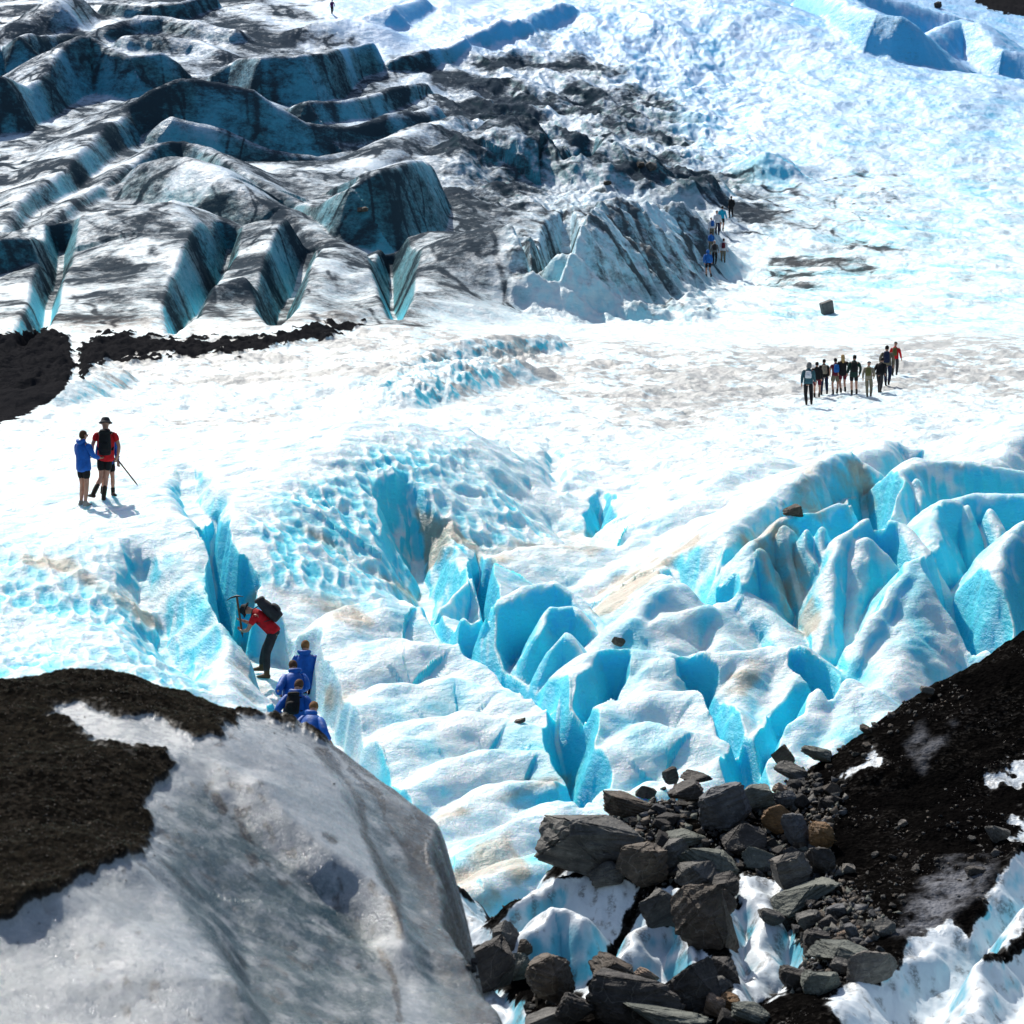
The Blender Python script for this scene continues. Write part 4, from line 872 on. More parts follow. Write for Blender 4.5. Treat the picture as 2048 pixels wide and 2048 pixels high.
rock(725, 419, 22, 10, 'brown', 'flat brown stone on a far dirty ice ridge', 'rock', 0, 'rock', G4, sub=3)
rock(1215, 366, 16, 9, 'dark', 'little black stone on far dirty ice behind the cliff', 'rock', 0, 'rock', G4, sub=3)
rock(1876, 10, 16, 14, 'dark', 'black boulder on the snow at the top right', 'boulder', 0, 'boulder', G4, sub=3)
rock(1040, 1442, 24, 9, 'brown', 'thin brown stone flake on the pale central ice', 'rock', 16, 'rock', G4, sub=3)
# the square grey block out on the ice
p = hit_all(1654, 628); d = p.y*CP-p.z*SP; k = d/F
bm = bmesh.new(); bmesh.ops.create_cube(bm, size=1)
for v in bm.verts:
    v.co = Vector((v.co.x*24*k*(1+.06*v.co.z), v.co.y*15*k, v.co.z*25*k+(.06 if v.co.x > 0 and v.co.z > 0 else 0)))
bmesh.ops.bevel(bm, geom=bm.edges[:], offset=.03, segments=2, affect='EDGES')
me = bpy.data.meshes.new('block'); bm.to_mesh(me); bm.free(); me.materials.append(rock_mat('weathered_grey', (.10, .10, .098), (.15, .15, .145)))
o = bpy.data.objects.new('stone_block', me); COL.objects.link(o); o.location = PV(1654, 616, d); o.rotation_euler = (rad(8), rad(-14), rad(14))
tag(o, 'square grey block tilted on the open white ice', 'block')
# smaller stones, each its own object
rng = random.Random(5)
lib = []
for i in range(14):
    me = rock_mesh(500+i, 1, .8+.3*rng.random(), .45+.35*rng.random(), 3 if i < 7 else 2, 9); lib.append(me)
lib_m = {}
def small(u, v, px, mat, label, group, name='stone'):
    p = hit_all(u, v)
    if p is None or p.y > 60: return
    i = rng.randrange(14); key = (i, mat)
    if key not in lib_m:
        me = lib[i].copy(); me.materials.append(RM[mat]); lib_m[key] = me
    s = px*.5*p.y/F
    o = bpy.data.objects.new(name, lib_m[key]); COL.objects.link(o); o.location = p+Vector((0, 0, s*.28))
    o.scale = (s, s, s); o.rotation_euler = (rng.uniform(-.5, .5), rng.uniform(-.5, .5), rng.uniform(0, 6.3))
    tag(o, label, 'stone', group)
def in_ice(u, v):
    for q in ICEP:
        if inpoly(np.array([[float(u)]]), np.array([[float(v)]]), q)[0, 0] > 4: return True
    return False
def scatter(poly, n, a, b, mats, label, group):
    us = [q[0] for q in poly]; vs = [q[1] for q in poly]; k = 0; t = 0
    while k < n and t < n*30:
        t += 1; u = rng.uniform(min(us), max(us)); v = rng.uniform(min(vs), max(vs))
        if inpoly(np.array([[u]]), np.array([[v]]), poly)[0, 0] < 0 or in_ice(u, v): continue
        small(u, v, a+(b-a)*rng.random()**2.2, rng.choice(mats), label, group); k += 1
scatter([(1190, 1640), (1330, 1570), (1480, 1612), (1600, 1540), (1680, 1560), (1660, 1700), (1640, 1760), (1500, 1780), (1430, 1760), (1300, 1770), (1200, 1720)], 105, 12, 44, ['dark', 'dark', 'grey', 'brown', 'blue', 'green'], 'small slate stone packed between the boulders of the pile', 'small stones in the rock pile')
scatter([(1480, 1790), (1640, 1790), (1790, 1840), (1790, 1880), (1700, 1960), (1560, 1990), (1600, 1900), (1580, 1840)], 55, 12, 36, ['dark', 'dark', 'grey', 'blue', 'brown', 'tan'], 'small stone in the rubble below the long split slab', 'small stones below the split slab')
scatter([(1700, 1800), (1780, 1660), (1900, 1600), (1960, 1640), (1980, 1720), (1850, 1760), (1800, 1840), (1730, 1850)], 50, 7, 20, ['grey', 'dark', 'brown', 'pale'], 'little stone scattered on the black gravel slope', 'little stones on the gravel slope')
scatter([(1560, 1560), (1700, 1485), (1900, 1362), (1930, 1375), (1760, 1500), (1640, 1600)], 40, 7, 24, ['dark', 'grey', 'brown'], 'little stone along the upper edge of the gravel slope', 'little stones on the gravel crest')
scatter([(960, 1900), (1060, 1950), (1180, 2000), (1480, 2010), (1480, 2046), (1020, 2046), (920, 1960)], 34, 14, 46, ['dark', 'dark', 'brown', 'grey'], 'small stone between the boulders at the bottom edge', 'small stones along the bottom')
scatter([(1985, 1960), (2046, 1930), (2046, 1990), (2020, 2020), (1985, 2030)], 22, 8, 22, ['dark', 'grey'], 'small dark stone clustered on white ice at the lower right', 'stones on the right ice mound')
# loose gravel nobody could count
def gravel(name, field, mask, n, s0, s1, mats, seed):
    r = np.random.default_rng(seed)
    w_ = (mask*field.Y**-1.0).ravel(); w_ = np.where(mask.ravel() > .1, w_*mask.ravel()**1.5, 0); idx = r.choice(w_.size, n, p=w_/w_.sum())
    c = np.stack([field.X.ravel()[idx], field.Y.ravel()[idx], field.Z.ravel()[idx]], -1)
    s = s0+(s1-s0)*r.random(n)**3.5
    t = np.array([(1, 0, 0), (-1, 0, 0), (0, 1, 0), (0, -1, 0), (0, 0, 1), (0, 0, -1)], float); fc = np.array([(0, 2, 4), (2, 1, 4), (1, 3, 4), (3, 0, 4), (2, 0, 5), (1, 2, 5), (3, 1, 5), (0, 3, 5)])
    q = r.normal(size=(n, 4)); q /= np.linalg.norm(q, axis=1)[:, None]; a, b, c2, d2 = q.T
    R = np.stack([1-2*(c2*c2+d2*d2), 2*(b*c2-a*d2), 2*(b*d2+a*c2), 2*(b*c2+a*d2), 1-2*(b*b+d2*d2), 2*(c2*d2-a*b), 2*(b*d2-a*c2), 2*(c2*d2+a*b), 1-2*(b*b+c2*c2)], -1).reshape(n, 3, 3)
    V_ = t[None]*r.uniform(.45, 1.1, (n, 6, 1))*np.array([1, .8, .5]); V_ = np.einsum('nij,nkj->nki', R, V_)*s[:, None, None]+c[:, None]
    F_ = fc[None]+np.arange(n)[:, None, None]*6
    me = bpy.data.meshes.new(name); V_ = V_.reshape(-1, 3).astype(np.float32); F_ = F_.reshape(-1, 3)
    me.vertices.add(len(V_)); me.vertices.foreach_set('co', V_.ravel()); me.loops.add(F_.size); me.loops.foreach_set('vertex_index', F_.ravel().astype(np.int32))
    me.polygons.add(len(F_)); me.polygons.foreach_set('loop_start', np.arange(0, F_.size, 3, dtype=np.int32)); 
    for k_ in mats: me.materials.append(RM[k_])
    mi = np.repeat(r.integers(0, len(mats), n), 8).astype(np.int32); me.polygons.foreach_set('material_index', mi); me.update()
    o = bpy.data.objects.new(name, me); COL.objects.link(o); o['kind'] = 'stuff'; return o
v3 = fbm(C_.X/1.1, C_.Y/1.1, 3, 451)
gravel('gravel', C_, np.clip((1-icem)*sstep(-.15, .45, v3)*1.2, 0, 1)*(icem < .3), 11000, .006, .05, ['dark', 'dark', 'grey', 'brown'], 3)
pz = sstep(-20, 25, inpoly(*proj(C_.X, C_.Y, C_.Z), [(1180, 1640), (1330, 1560), (1480, 1600), (1600, 1540), (1690, 1560), (1670, 1720), (1790, 1830), (1720, 1950), (1560, 2000), (1590, 1850), (1480, 1780), (1300, 1780), (1200, 1740)]))
gravel('rubble', C_, pz*(icem < .25), 5500, .02, .14, ['dark', 'grey', 'brown', 'blue', 'green'], 7)
gravel('gravel', B, gr_soft, 9000, .003, .015, ['dark', 'brown', 'dark', 'dark'], 4)
print('rocks', time.time()-T0)
# ================================================================== people
def cloth(name, c, rough=.8):
    m = NT(name); co = m.coord(); n = m.noise(co, 7, 4, .6); n2 = m.noise(co, 60, 2, .5)
    col = m.mix(m.ramp(n, .3, .7), tuple(x*.72 for x in c), tuple(min(1, x*1.15) for x in c))
    return m.done(col, rough, m.bump(n, .5, .03, m.bump(n2, .2, .004)), .2)
CM = dict(blue=cloth('blue_rain_jacket', (.008, .095, .40), .55), red=cloth('red_shirt', (.55, .012, .018)), black=cloth('black_fabric', (.010, .010, .012)), charcoal=cloth('charcoal_fabric', (.035, .033, .036)),
          khaki=cloth('khaki_fabric', (.16, .14, .10)), beige=cloth('beige_fabric', (.27, .23, .18)), teal=cloth('teal_fabric', (.035, .095, .12)), green=cloth('dark_green_fabric', (.012, .035, .030)),
          olive=cloth('olive_fabric', (.10, .095, .035)), white=cloth('white_fabric', (.62, .62, .66)), cyan=cloth('cyan_fabric', (.01, .33, .50)), navy=cloth('navy_fabric', (.012, .020, .055)),
          maroon=cloth('maroon_fabric', (.12, .012, .025)), midblue=cloth('mid_blue_fabric', (.02, .13, .42)), boot=cloth('leather_boot', (.030, .022, .017), .6), tanboot=cloth('brown_boot', (.10, .060, .030), .6),
          greyboot=cloth('pale_boot', (.26, .26, .24)), hairbrown=cloth('brown_hair', (.075, .035, .018)), hairginger=cloth('ginger_hair', (.22, .10, .035)), hairblond=cloth('blond_hair', (.48, .30, .12)), hairdark=cloth('dark_hair', (.014, .010, .009)),
          lime=cloth('lime_fabric', (.40, .45, .05)), purple=cloth('purple_fabric', (.09, .01, .10)), grey=cloth('grey_fabric', (.14, .145, .15)))
SKIN = cloth('skin', (.50, .26, .18), .5); SKIN2 = cloth('tanned_skin', (.38, .18, .115), .5)
WOOD = cloth('worn_wood', (.16, .085, .045), .6); STEEL = cloth('dark_steel', (.05, .05, .055), .4)
def V3(*a): return Vector(a)
POSE = dict(pelvis=V3(0, 0, .95), waist=V3(0, 0, 1.10), chest=V3(0, -.01, 1.32), neck=V3(0, -.015, 1.49), head=V3(0, .02, 1.63),
            shl=V3(-.185, -.01, 1.42), ell=V3(-.255, -.03, 1.14), wrl=V3(-.25, .07, .90), shr=V3(.185, -.01, 1.42), elr=V3(.255, -.03, 1.14), wrr=V3(.25, .07, .90),
            hil=V3(-.095, 0, .92), knl=V3(-.10, .03, .50), anl=V3(-.105, -.02, .09), hir=V3(.095, 0, .92), knr=V3(.10, .03, .50), anr=V3(.105, -.02, .09))
def walk(lean=0., stride=.22, swing=.12, side=0):
    p = {k: v.copy() for k, v in POSE.items()}
    p['knl'].y += stride*.55; p['anl'].y += stride; p['anl'].z += .03; p['knr'].y -= stride*.15; p['anr'].y -= stride; p['anr'].z += .07
    p['wrl'].y -= swing; p['ell'].y -= swing*.6; p['wrr'].y += swing; p['elr'].y += swing*.5
    for k in ('waist', 'chest', 'neck', 'head', 'shl', 'shr', 'ell', 'elr', 'wrl', 'wrr'):
        h = p[k].z-.95; p[k].y += lean*h; p[k].z -= .35*lean*lean*abs(h); p[k].x += side*h
    return p
pend = []        # skin meshes waiting to be evaluated
def part(name, me, mat, parent):
    me.materials.append(mat); o = bpy.data.objects.new(name, me); COL.objects.link(o); o.parent = parent
    for q in me.polygons: q.use_smooth = True
    return o
def body(p, root, skin, fingers=False):
    V, E, R = [], [], []
    def add(co, r, par=None):
        V.append(tuple(co)); R.append(r); i = len(V)-1
        if par is not None: E.append((par, i))
        return i
    pe = add(p['pelvis'], .115); wa = add(p['waist'], .11, pe); ch = add(p['chest'], .12, wa); ne = add(p['neck'], .055, ch)
    up = (p['head']-p['neck']).normalized()
    h0 = add(p['neck'].lerp(p['head'], .45), .06, ne); h1 = add(p['head'], .095, h0); add(p['head']+up*.075, .075, h1)
    for s in 'lr':
        a = add(p['sh'+s], .058, ch); b = add(p['sh'+s].lerp(p['el'+s], .45), .050, a); c = add(p['el'+s], .040, b); d = add(p['el'+s].lerp(p['wr'+s], .4), .041, c); w_ = add(p['wr'+s], .027, d)
        dr = (p['wr'+s]-p['el'+s]).normalized(); hd = p.get('hand'+s, dr)
        pm = add(p['wr'+s]+hd*.06, .034, w_)
        if not fingers: add(p['wr'+s]+hd*.13, .024, pm)
        else:
            sd = hd.cross(V3(0, 0, 1)); sd = sd.normalized() if sd.length > .1 else V3(1, 0, 0); cu = p.get('curl'+s, sd.cross(hd)).normalized()
            for i, L in enumerate((.075, .085, .08, .06)):
                b0 = p['wr'+s]+hd*.085+sd*(-.028+.019*i); f0 = add(b0, .010, pm); f1 = add(b0+hd*L*.5+cu*L*.15, .0095, f0); add(b0+hd*L*.75+cu*L*.55, .008, f1)
            t0 = add(p['wr'+s]+hd*.035-sd*.035, .012, w_); add(p['wr'+s]+hd*.075-sd*.055+cu*.03, .010, t0)
        a = add(p['hi'+s], .085, pe); b = add(p['hi'+s].lerp(p['kn'+s], .5), .078, a); c = add(p['kn'+s], .055, b); d = add(p['kn'+s].lerp(p['an'+s], .35), .058, c); e = add(p['an'+s], .038, d)
        add(p['an'+s]+p.get('toe'+s, V3(0, .13, -.045)), .034, e)
    me = bpy.data.meshes.new('body'); me.from_pydata(V, E, [])
    o = bpy.data.objects.new('body', me); COL.objects.link(o)
    sk = o.modifiers.new('s', 'SKIN'); sk.use_smooth_shade = True
    for i, r in enumerate(R):
        q = me.skin_vertices[0].data[i]; q.radius = (r, r); q.use_root = (i == 0)
    o.modifiers.new('d', 'SUBSURF').levels = 1
    pend.append((o, skin)); o.parent = root
    return o
def loft(bm, pts, radii, side=V3(1, 0, 0), n=14, cap=True):
    """a soft tube with an oval section: radii = [(across, depth)]"""
    rings = []
    m = len(pts)
    for i in range(m):
        t = (pts[min(i+1, m-1)]-pts[max(i-1, 0)]).normalized()
        s = side-t*side.dot(t); s = s.normalized() if s.length > .05 else V3(0, 1, 0).cross(t).normalized()
        f = t.cross(s); rx, ry = radii[i]
        rings.append([bm.verts.new(pts[i]+s*rx*math.cos(a)+f*ry*math.sin(a)) for a in [2*math.pi*k/n for k in range(n)]])
    for a, b in zip(rings[:-1], rings[1:]):
        for k in range(n): bm.faces.new((a[k], a[(k+1) % n], b[(k+1) % n], b[k]))
    if cap: bm.faces.new(rings[0][::-1]); bm.faces.new(rings[-1])
def bm_mesh(bm, name, wob=.0, seed=0):
    bmesh.ops.recalc_face_normals(bm, faces=bm.faces)
    if wob:
        r = random.Random(seed)
        for v in bm.verts: v.co += V3(r.uniform(-wob, wob), r.uniform(-wob, wob), r.uniform(-wob, wob))
    me = bpy.data.meshes.new(name); bm.to_mesh(me); bm.free(); return me
def subdiv(o, lv=1):
    m = o.modifiers.new('d', 'SUBSURF'); m.levels = lv; m.render_levels = lv; return o
def top(p, root, mat, long=.0, sleeve=1., name='jacket', loose=1., hood=False):
    bm = bmesh.new(); L = loose
    lo = p['pelvis'].lerp(p['hil'].lerp(p['hir'], .5), .5)-(p['waist']-p['pelvis']).normalized()*(.06+long)
    if long > .12: lo = p['pelvis']+(p['knl'].lerp(p['knr'], .5)-p['pelvis'])*(.08+long*1.25)
    pts = [lo, p['pelvis'], p['waist'], p['chest'], p['chest'].lerp(p['neck'], .55), p['neck'], p['neck'].lerp(p['head'], .25)]
    side = (p['shr']-p['shl']).normalized()
    loft(bm, pts, [(.185*L+long*.05, .15*L), (.18*L, .145*L), (.165*L, .13*L), (.195*L, .14*L), (.165*L, .12*L), (.085, .085), (.065, .07)], side, 16)
    for s in 'lr':
        a, e, w_ = p['sh'+s], p['el'+s], p['wr'+s]
        pts = [a.lerp(p['chest'], .35), a, a.lerp(e, .5), e, e.lerp(w_, .5), w_]; rr = [.075, .082, .070, .060, .056, .046]
        k = 6 if sleeve > .9 else (4 if sleeve > .5 else 3)
        if k == 3: pts[2] = a.lerp(e, .7)
        loft(bm, pts[:k], [(r*L, r*L) for r in rr[:k]], V3(0, 1, 0), 10)
    o = part(name, bm_mesh(bm, name, .007, 3), mat, root); subdiv(o)
    if hood:
        up = (p['neck']-p['chest']).normalized(); bk = side.cross(up)
        bk = -bk if bk.y > 0 else bk
        bm = bmesh.new(); c = p['neck']+bk*.075
        loft(bm, [c-side*.13+up*.06-bk*.05, c-side*.09+up*.02, c-up*.02+bk*.04, c+side*.09+up*.02, c+side*.13+up*.06-bk*.05], [(.03, .03), (.055, .05), (.07, .06), (.055, .05), (.03, .03)], up, 10)
        subdiv(part('hood', bm_mesh(bm, 'hood'), mat, root))
    return o
def legs(p, root, mat, short=False, name='trousers', loose=1.):
    bm = bmesh.new()
    loft(bm, [p['waist'].lerp(p['pelvis'], .4), p['pelvis'], p['hil'].lerp(p['hir'], .5)-V3(0, 0, .07)], [(.165, .125), (.178, .138), (.165, .125)], (p['hir']-p['hil']).normalized(), 14)
    for s in 'lr':
        h, k, a = p['hi'+s], p['kn'+s], p['an'+s]; L = loose
        pts = [h+V3(0, 0, .03), h.lerp(k, .35), h.lerp(k, .72)] + ([] if short else [k, k.lerp(a, .45), a+(k-a)*.05])
        loft(bm, pts, [(.098*L, .11*L), (.096*L, .10*L), (.088*L, .092*L), (.076*L, .078*L), (.072*L, .074*L), (.066*L, .07*L)][:len(pts)], V3(1, 0, 0), 10)
    return subdiv(part(name, bm_mesh(bm, name, .006, 4), mat, root))
def boots(p, root, mat, high=.18):
    for s in 'lr':
        bm = bmesh.new(); a, k = p['an'+s], p['kn'+s]; t = p.get('toe'+s, V3(0, .13, -.045)); up = (k-a).normalized(); fw = V3(t.x, t.y, 0).normalized()
        so = a+V3(0, 0, -.055)
        loft(bm, [a+up*high, a+up*.06, a+V3(0, 0, -.01), so+V3(0, 0, -.005)], [(.062, .068), (.055, .062), (.052, .06), (.045, .055)], fw.cross(V3(0, 0, 1)), 10)
        loft(bm, [so-fw*.075+V3(0, 0, .01), so-fw*.03+V3(0, 0, .015), so+fw*.09+V3(0, 0, .012), so+t*.0+fw*.175+V3(0, 0, .0), so+fw*.205], [(.036, .04), (.048, .052), (.052, .042), (.045, .034), (.028, .022)], fw.cross(V3(0, 0, 1)), 10)
        subdiv(part('boot', bm_mesh(bm, 'boot'), mat, root))
def headwear(p, root, kind, mat):
    up = (p['head']-p['neck']).normalized(); side = (p['shr']-p['shl']).normalized(); fw = up.cross(side)
    if 'look' in p: fw = p['look'].normalized(); side = fw.cross(up)
    c = p['head']; bm = bmesh.new()
    if kind == 'hair':
        b = c-fw*.018
        loft(bm, [b-up*.075-fw*.03, b-up*.02-fw*.012, b+up*.05, b+up*.10, b+up*.125], [(.062, .055), (.090, .088), (.092, .098), (.07, .078), (.03, .03)], side, 12); nm = 'hair'
    elif kind == 'long':
        b = c-fw*.03
        loft(bm, [b-up*.30-fw*.06, b-up*.18-fw*.06, b-up*.06-fw*.02, b+up*.05, b+up*.10, b+up*.125], [(.05, .03), (.085, .045), (.095, .085), (.095, .10), (.07, .08), (.03, .03)], side, 12); nm = 'hair'
    elif kind == 'hood':
        b = c-fw*.015
        loft(bm, [b-up*.14-fw*.01, b-up*.03, b+up*.06, b+up*.115, b+up*.14], [(.10, .10), (.115, .12), (.105, .115), (.07, .075), (.03, .03)], side, 12); nm = 'hood'
    elif kind == 'brim':
        loft(bm, [c+up*.005, c+up*.02, c+up*.045, c+up*.12, c+up*.142], [(.175, .185), (.15, .16), (.103, .112), (.088, .095), (.05, .055)], side, 14); nm = 'hat'
    else:
        loft(bm, [c+up*.03, c+up*.07, c+up*.11, c+up*.13], [(.102, .11), (.10, .105), (.07, .075), (.03, .03)], side, 12)
        loft(bm, [c+up*.04+fw*.07, c+up*.035+fw*.17], [(.07, .012), (.05, .008)], side, 10); nm = 'cap'
    subdiv(part(nm, bm_mesh(bm, nm), mat, root))
def face(p, root, mat):
    up = (p['head']-p['neck']).normalized(); side = (p['shr']-p['shl']).normalized(); fw = p.get('look', up.cross(side)).normalized(); side = fw.cross(up).normalized(); c = p['head']
    bm = bmesh.new()
    loft(bm, [c+fw*.088+up*.022, c+fw*.108-up*.012, c+fw*.09-up*.028], [(.010, .012), (.016, .018), (.012, .012)], side, 8)
    for s in (-1, 1): loft(bm, [c+side*s*.088+up*.02, c+side*s*.100, c+side*s*.088-up*.03], [(.012, .02), (.014, .024), (.008, .012)], side, 8)
    subdiv(part('face', bm_mesh(bm, 'face'), mat, root))
    bm = bmesh.new()
    for s in (-1, 1): bmesh.ops.create_uvsphere(bm, u_segments=8, v_segments=6, radius=.011, matrix=Matrix.Translation(c+fw*.087+side*s*.034+up*.018))
    part('eyes', bm_mesh(bm, 'eyes'), CM['hairdark'], root)
def place(root, u, v, hpx, turn=0., std=1.75, depth=None, sink=.02):
    """stand a figure on the ice where its feet show"""
    h = hit_all(u, v) if depth is None else PV(u, v, depth)
    d = h.y*CP-h.z*SP; s = min(max(hpx*d/F/std, .8), 1.15)
    root.location = h-V3(0, 0, sink); root.rotation_euler = (0, 0, rad(turn)); root.scale = (s, s, s)
    return h
def make_person(label, p, outfit, u, v, hpx, turn=0., group=None, depth=None, fingers=False, skin=None):
    if not fingers:
        r = random.Random(label); sw = r.uniform(-.05, .05)
        for k_ in ('waist', 'chest', 'neck', 'head', 'shl', 'shr'): p[k_].x += sw*(p[k_].z-.9)
        for k_ in ('ell', 'elr', 'wrl', 'wrr'): p[k_] += V3(r.uniform(-.05, .05)+sw*.3, r.uniform(-.10, .14), r.uniform(-.01, .07))
        for k_ in ('knl', 'knr'): p[k_] += V3(r.uniform(-.03, .03), r.uniform(-.02, .07), 0)
        for k_ in ('anl', 'anr'): p[k_] += V3(r.uniform(-.04, .04), r.uniform(-.05, .05), 0)
        p['head'] += V3(r.uniform(-.03, .03), r.uniform(0, .04), 0)
    root = bpy.data.objects.new('person', None); COL.objects.link(root); tag(root, label, 'person', group)
    place(root, u, v, hpx, turn, depth=depth)
    sk = skin or SKIN
    body(p, root, sk, fingers)
    if fingers: face(p, root, sk)
    o = outfit
    top(p, root, CM[o['top']], o.get('long', 0), o.get('sleeve', 1), o.get('topname', 'jacket'), o.get('loose', 1.), o.get('hoodback', False))
    legs(p, root, CM[o['legs']], o.get('short', False), 'shorts' if o.get('short') else 'trousers', o.get('leg_loose', 1.))
    boots(p, root, CM[o.get('boots', 'boot')], o.get('boot_high', .16))
    headwear(p, root, o.get('head', 'hair'), CM[o.get('hair', 'hairdark')])
    return root
def pack(p, root, mat, label, w_=.30, h=.50, t=.19, group=None, up_shift=0., straps=True):
    """a rucksack on a back; a thing of its own"""
    o = bpy.data.objects.new('backpack', None); COL.objects.link(o); tag(o, label, 'backpack', group)
    side = (p['shr']-p['shl']).normalized(); up = (p['neck']-p['waist']).normalized(); fw = up.cross(side).normalized()
    c = p['chest'].lerp(p['waist'], .35)-fw*(.13+t*.5)+up*up_shift
    M = Matrix((side, fw, up)).transposed().to_4x4(); M.translation = c
    R = root.matrix_basis
    o.matrix_basis = R @ M
    bm = bmesh.new()
    loft(bm, [V3(0, 0, z) for z in (-h*.5, -h*.46, -h*.2, h*.15, h*.40, h*.5)], [(w_*.36, t*.38), (w_*.5, t*.52), (w_*.52, t*.56), (w_*.5, t*.5), (w_*.44, t*.42), (w_*.3, t*.25)], V3(1, 0, 0), 16)
    subdiv(part('pack_body', bm_mesh(bm, 'pack_body', .006, 8), mat, o))
    bm = bmesh.new(); loft(bm, [V3(0, -t*.42, -h*.34), V3(0, -t*.58, -h*.26), V3(0, -t*.58, -h*.02), V3(0, -t*.42, h*.06)], [(w_*.3, .02), (w_*.36, .04), (w_*.34, .04), (w_*.26, .02)], V3(1, 0, 0), 12)
    subdiv(part('pocket', bm_mesh(bm, 'pocket'), mat, o))
    bm = bmesh.new(); loft(bm, [V3(0, .01, h*.38), V3(0, -.02, h*.5), V3(0, -.03, h*.56)], [(w_*.47, t*.5), (w_*.45, t*.48), (w_*.3, t*.3)], V3(1, 0, 0), 14)
    subdiv(part('lid', bm_mesh(bm, 'lid'), mat, o))
    if straps:
        for s in (-1, 1):
            bm = bmesh.new(); loft(bm, [V3(s*.10, t*.45, h*.36), V3(s*.12, t*.5+.08, h*.42), V3(s*.13, t*.5+.24, h*.26), V3(s*.15, t*.5+.22, -.02), V3(s*.15, t*.45, -h*.3)], [(.024, .01)]*5, V3(1, 0, 0), 8)
            part('strap', bm_mesh(bm, 'strap'), mat, o)
    return o
def stick(root, a, b, label, head=None, r=.014, name='ice_axe', hr=.24):
    """an ice axe: wooden shaft and steel head"""
    o = bpy.data.objects.new(name, None); COL.objects.link(o); tag(o, label, 'ice axe'); o.matrix_basis = root.matrix_basis @ Matrix.Translation(a)
    bm = bmesh.new(); d = b-a; loft(bm, [V3(0, 0, 0), d*.5, d], [(r, r*1.3)]*3, V3(1, 0, 0), 10); part('shaft', bm_mesh(bm, 'shaft'), WOOD, o)
    bm = bmesh.new(); u_ = d.normalized(); loft(bm, [d, d+u_*.07], [(r*.8, r*.8), (.003, .003)], V3(1, 0, 0), 8); part('spike', bm_mesh(bm, 'spike'), STEEL, o)
    if head is not None:
        h = head.normalized(); bm = bmesh.new(); up = -u_
        loft(bm, [h*hr-up*.05, h*hr*.55-up*.005, V3(0, 0, 0)+up*.012, -h*hr*.4+up*.0, -h*hr*.62-up*.02], [(.004, .004), (.012, .016), (.018, .024), (.014, .010), (.038, .004)], h.cross(up), 10); part('axe_head', bm_mesh(bm, 'axe_head'), STEEL, o)
    return o
# ---- the pair standing on the crest at the left (and the one half hidden behind them)
p = {k: v.copy() for k, v in POSE.items()}
p.update(knl=V3(-.10, .02, .50), anl=V3(-.26, -.20, .17), knr=V3(.0, .03, .50), anr=V3(-.06, 0, .09), elr=V3(.285, -.05, 1.15), wrr=V3(.245, .03, .93), handr=V3(-.3, .3, -.9).normalized(), ell=V3(-.28, .02, 1.18), wrl=V3(-.30, .20, 1.02), toel=V3(-.06, .10, -.07))
p['hir'] = V3(.06, 0, .92); p['hil'] = V3(-.10, 0, .92)
g = make_person('person in red shirt and brimmed hat standing with a black pack, axe in right hand', p, dict(top='red', topname='shirt', sleeve=.4, loose=1.03, long=.06, legs='black', short=True, boot_high=.30, head='brim', hair='charcoal'), 213, 1000, 166, 4, 'walkers on the left crest', fingers=True)
pack(p, g, CM['black'], 'tall black backpack worn by the standing person in red', .27, .52, .17)
stick(g, V3(.215, .05, .90), V3(.62, .08, .36), 'long wooden axe pointing down from the standing red person', V3(-.6, .2, -.5), .016, hr=.13)
p = {k: v.copy() for k, v in POSE.items()}
p.update(elr=V3(.27, .06, 1.16), wrr=V3(.24, .27, 1.12), ell=V3(-.26, .05, 1.16), wrl=V3(-.16, .28, 1.12), look=V3(.35, .9, 0), knl=V3(-.07, .02, .5), anl=V3(-.075, -.02, .09), knr=V3(.075, .02, .5), anr=V3(.08, -.03, .09))
make_person('person in long blue jacket, black shorts and pale shoes, standing left of the red one', p, dict(top='blue', long=.26, loose=1.1, hoodback=True, legs='black', short=True, boots='greyboot', boot_high=.04, hair='hairbrown'), 168, 1011, 152, -38, 'walkers on the left crest', fingers=True)
make_person('person in blue jacket mostly hidden behind the standing red one', walk(0, .1, 0), dict(top='blue', long=.22, loose=1.05, legs='black', short=True, hair='hairbrown'), 216, 993, 138, -150, 'walkers on the left crest', fingers=True)
# ---- the ice cutter
p = dict(pelvis=V3(0, 0, .93), waist=V3(0, .11, 1.04), chest=V3(0, .27, 1.19), neck=V3(0, .40, 1.31), head=V3(0, .53, 1.34), look=V3(0, .8, -.5),
         shl=V3(-.19, .34, 1.23), ell=V3(-.24, .47, .97), wrl=V3(-.08, .60, .93), shr=V3(.19, .36, 1.24), elr=V3(.25, .48, 1.02), wrr=V3(.08, .62, 1.12), handl=V3(.5, .6, .2).normalized(), handr=V3(-.5, .55, .1).normalized(),
         hil=V3(-.10, -.01, .90), knl=V3(-.11, .13, .50), anl=V3(-.11, .12, .09), hir=V3(.10, 0, .90), knr=V3(.11, .20, .53), anr=V3(.12, .27, .20))
g = make_person('person in red shirt and cap bent forward swinging an axe at the ice step', p, dict(top='red', topname='shirt', sleeve=.4, legs='charcoal', leg_loose=1.08, boots='tanboot', boot_high=.1, head='brim', hair='black'), 548, 1354, 178, 84, fingers=True, depth=None)
pack(p, g, CM['charcoal'], 'bulging black backpack on the bent person in red', .36, .56, .24, up_shift=.06)
stick(g, V3(0, .73, 1.60), V3(0, .625, .86), 'wooden ice axe raised upright by the bent person in red', V3(.1, 1, -.15), .017, hr=.22)
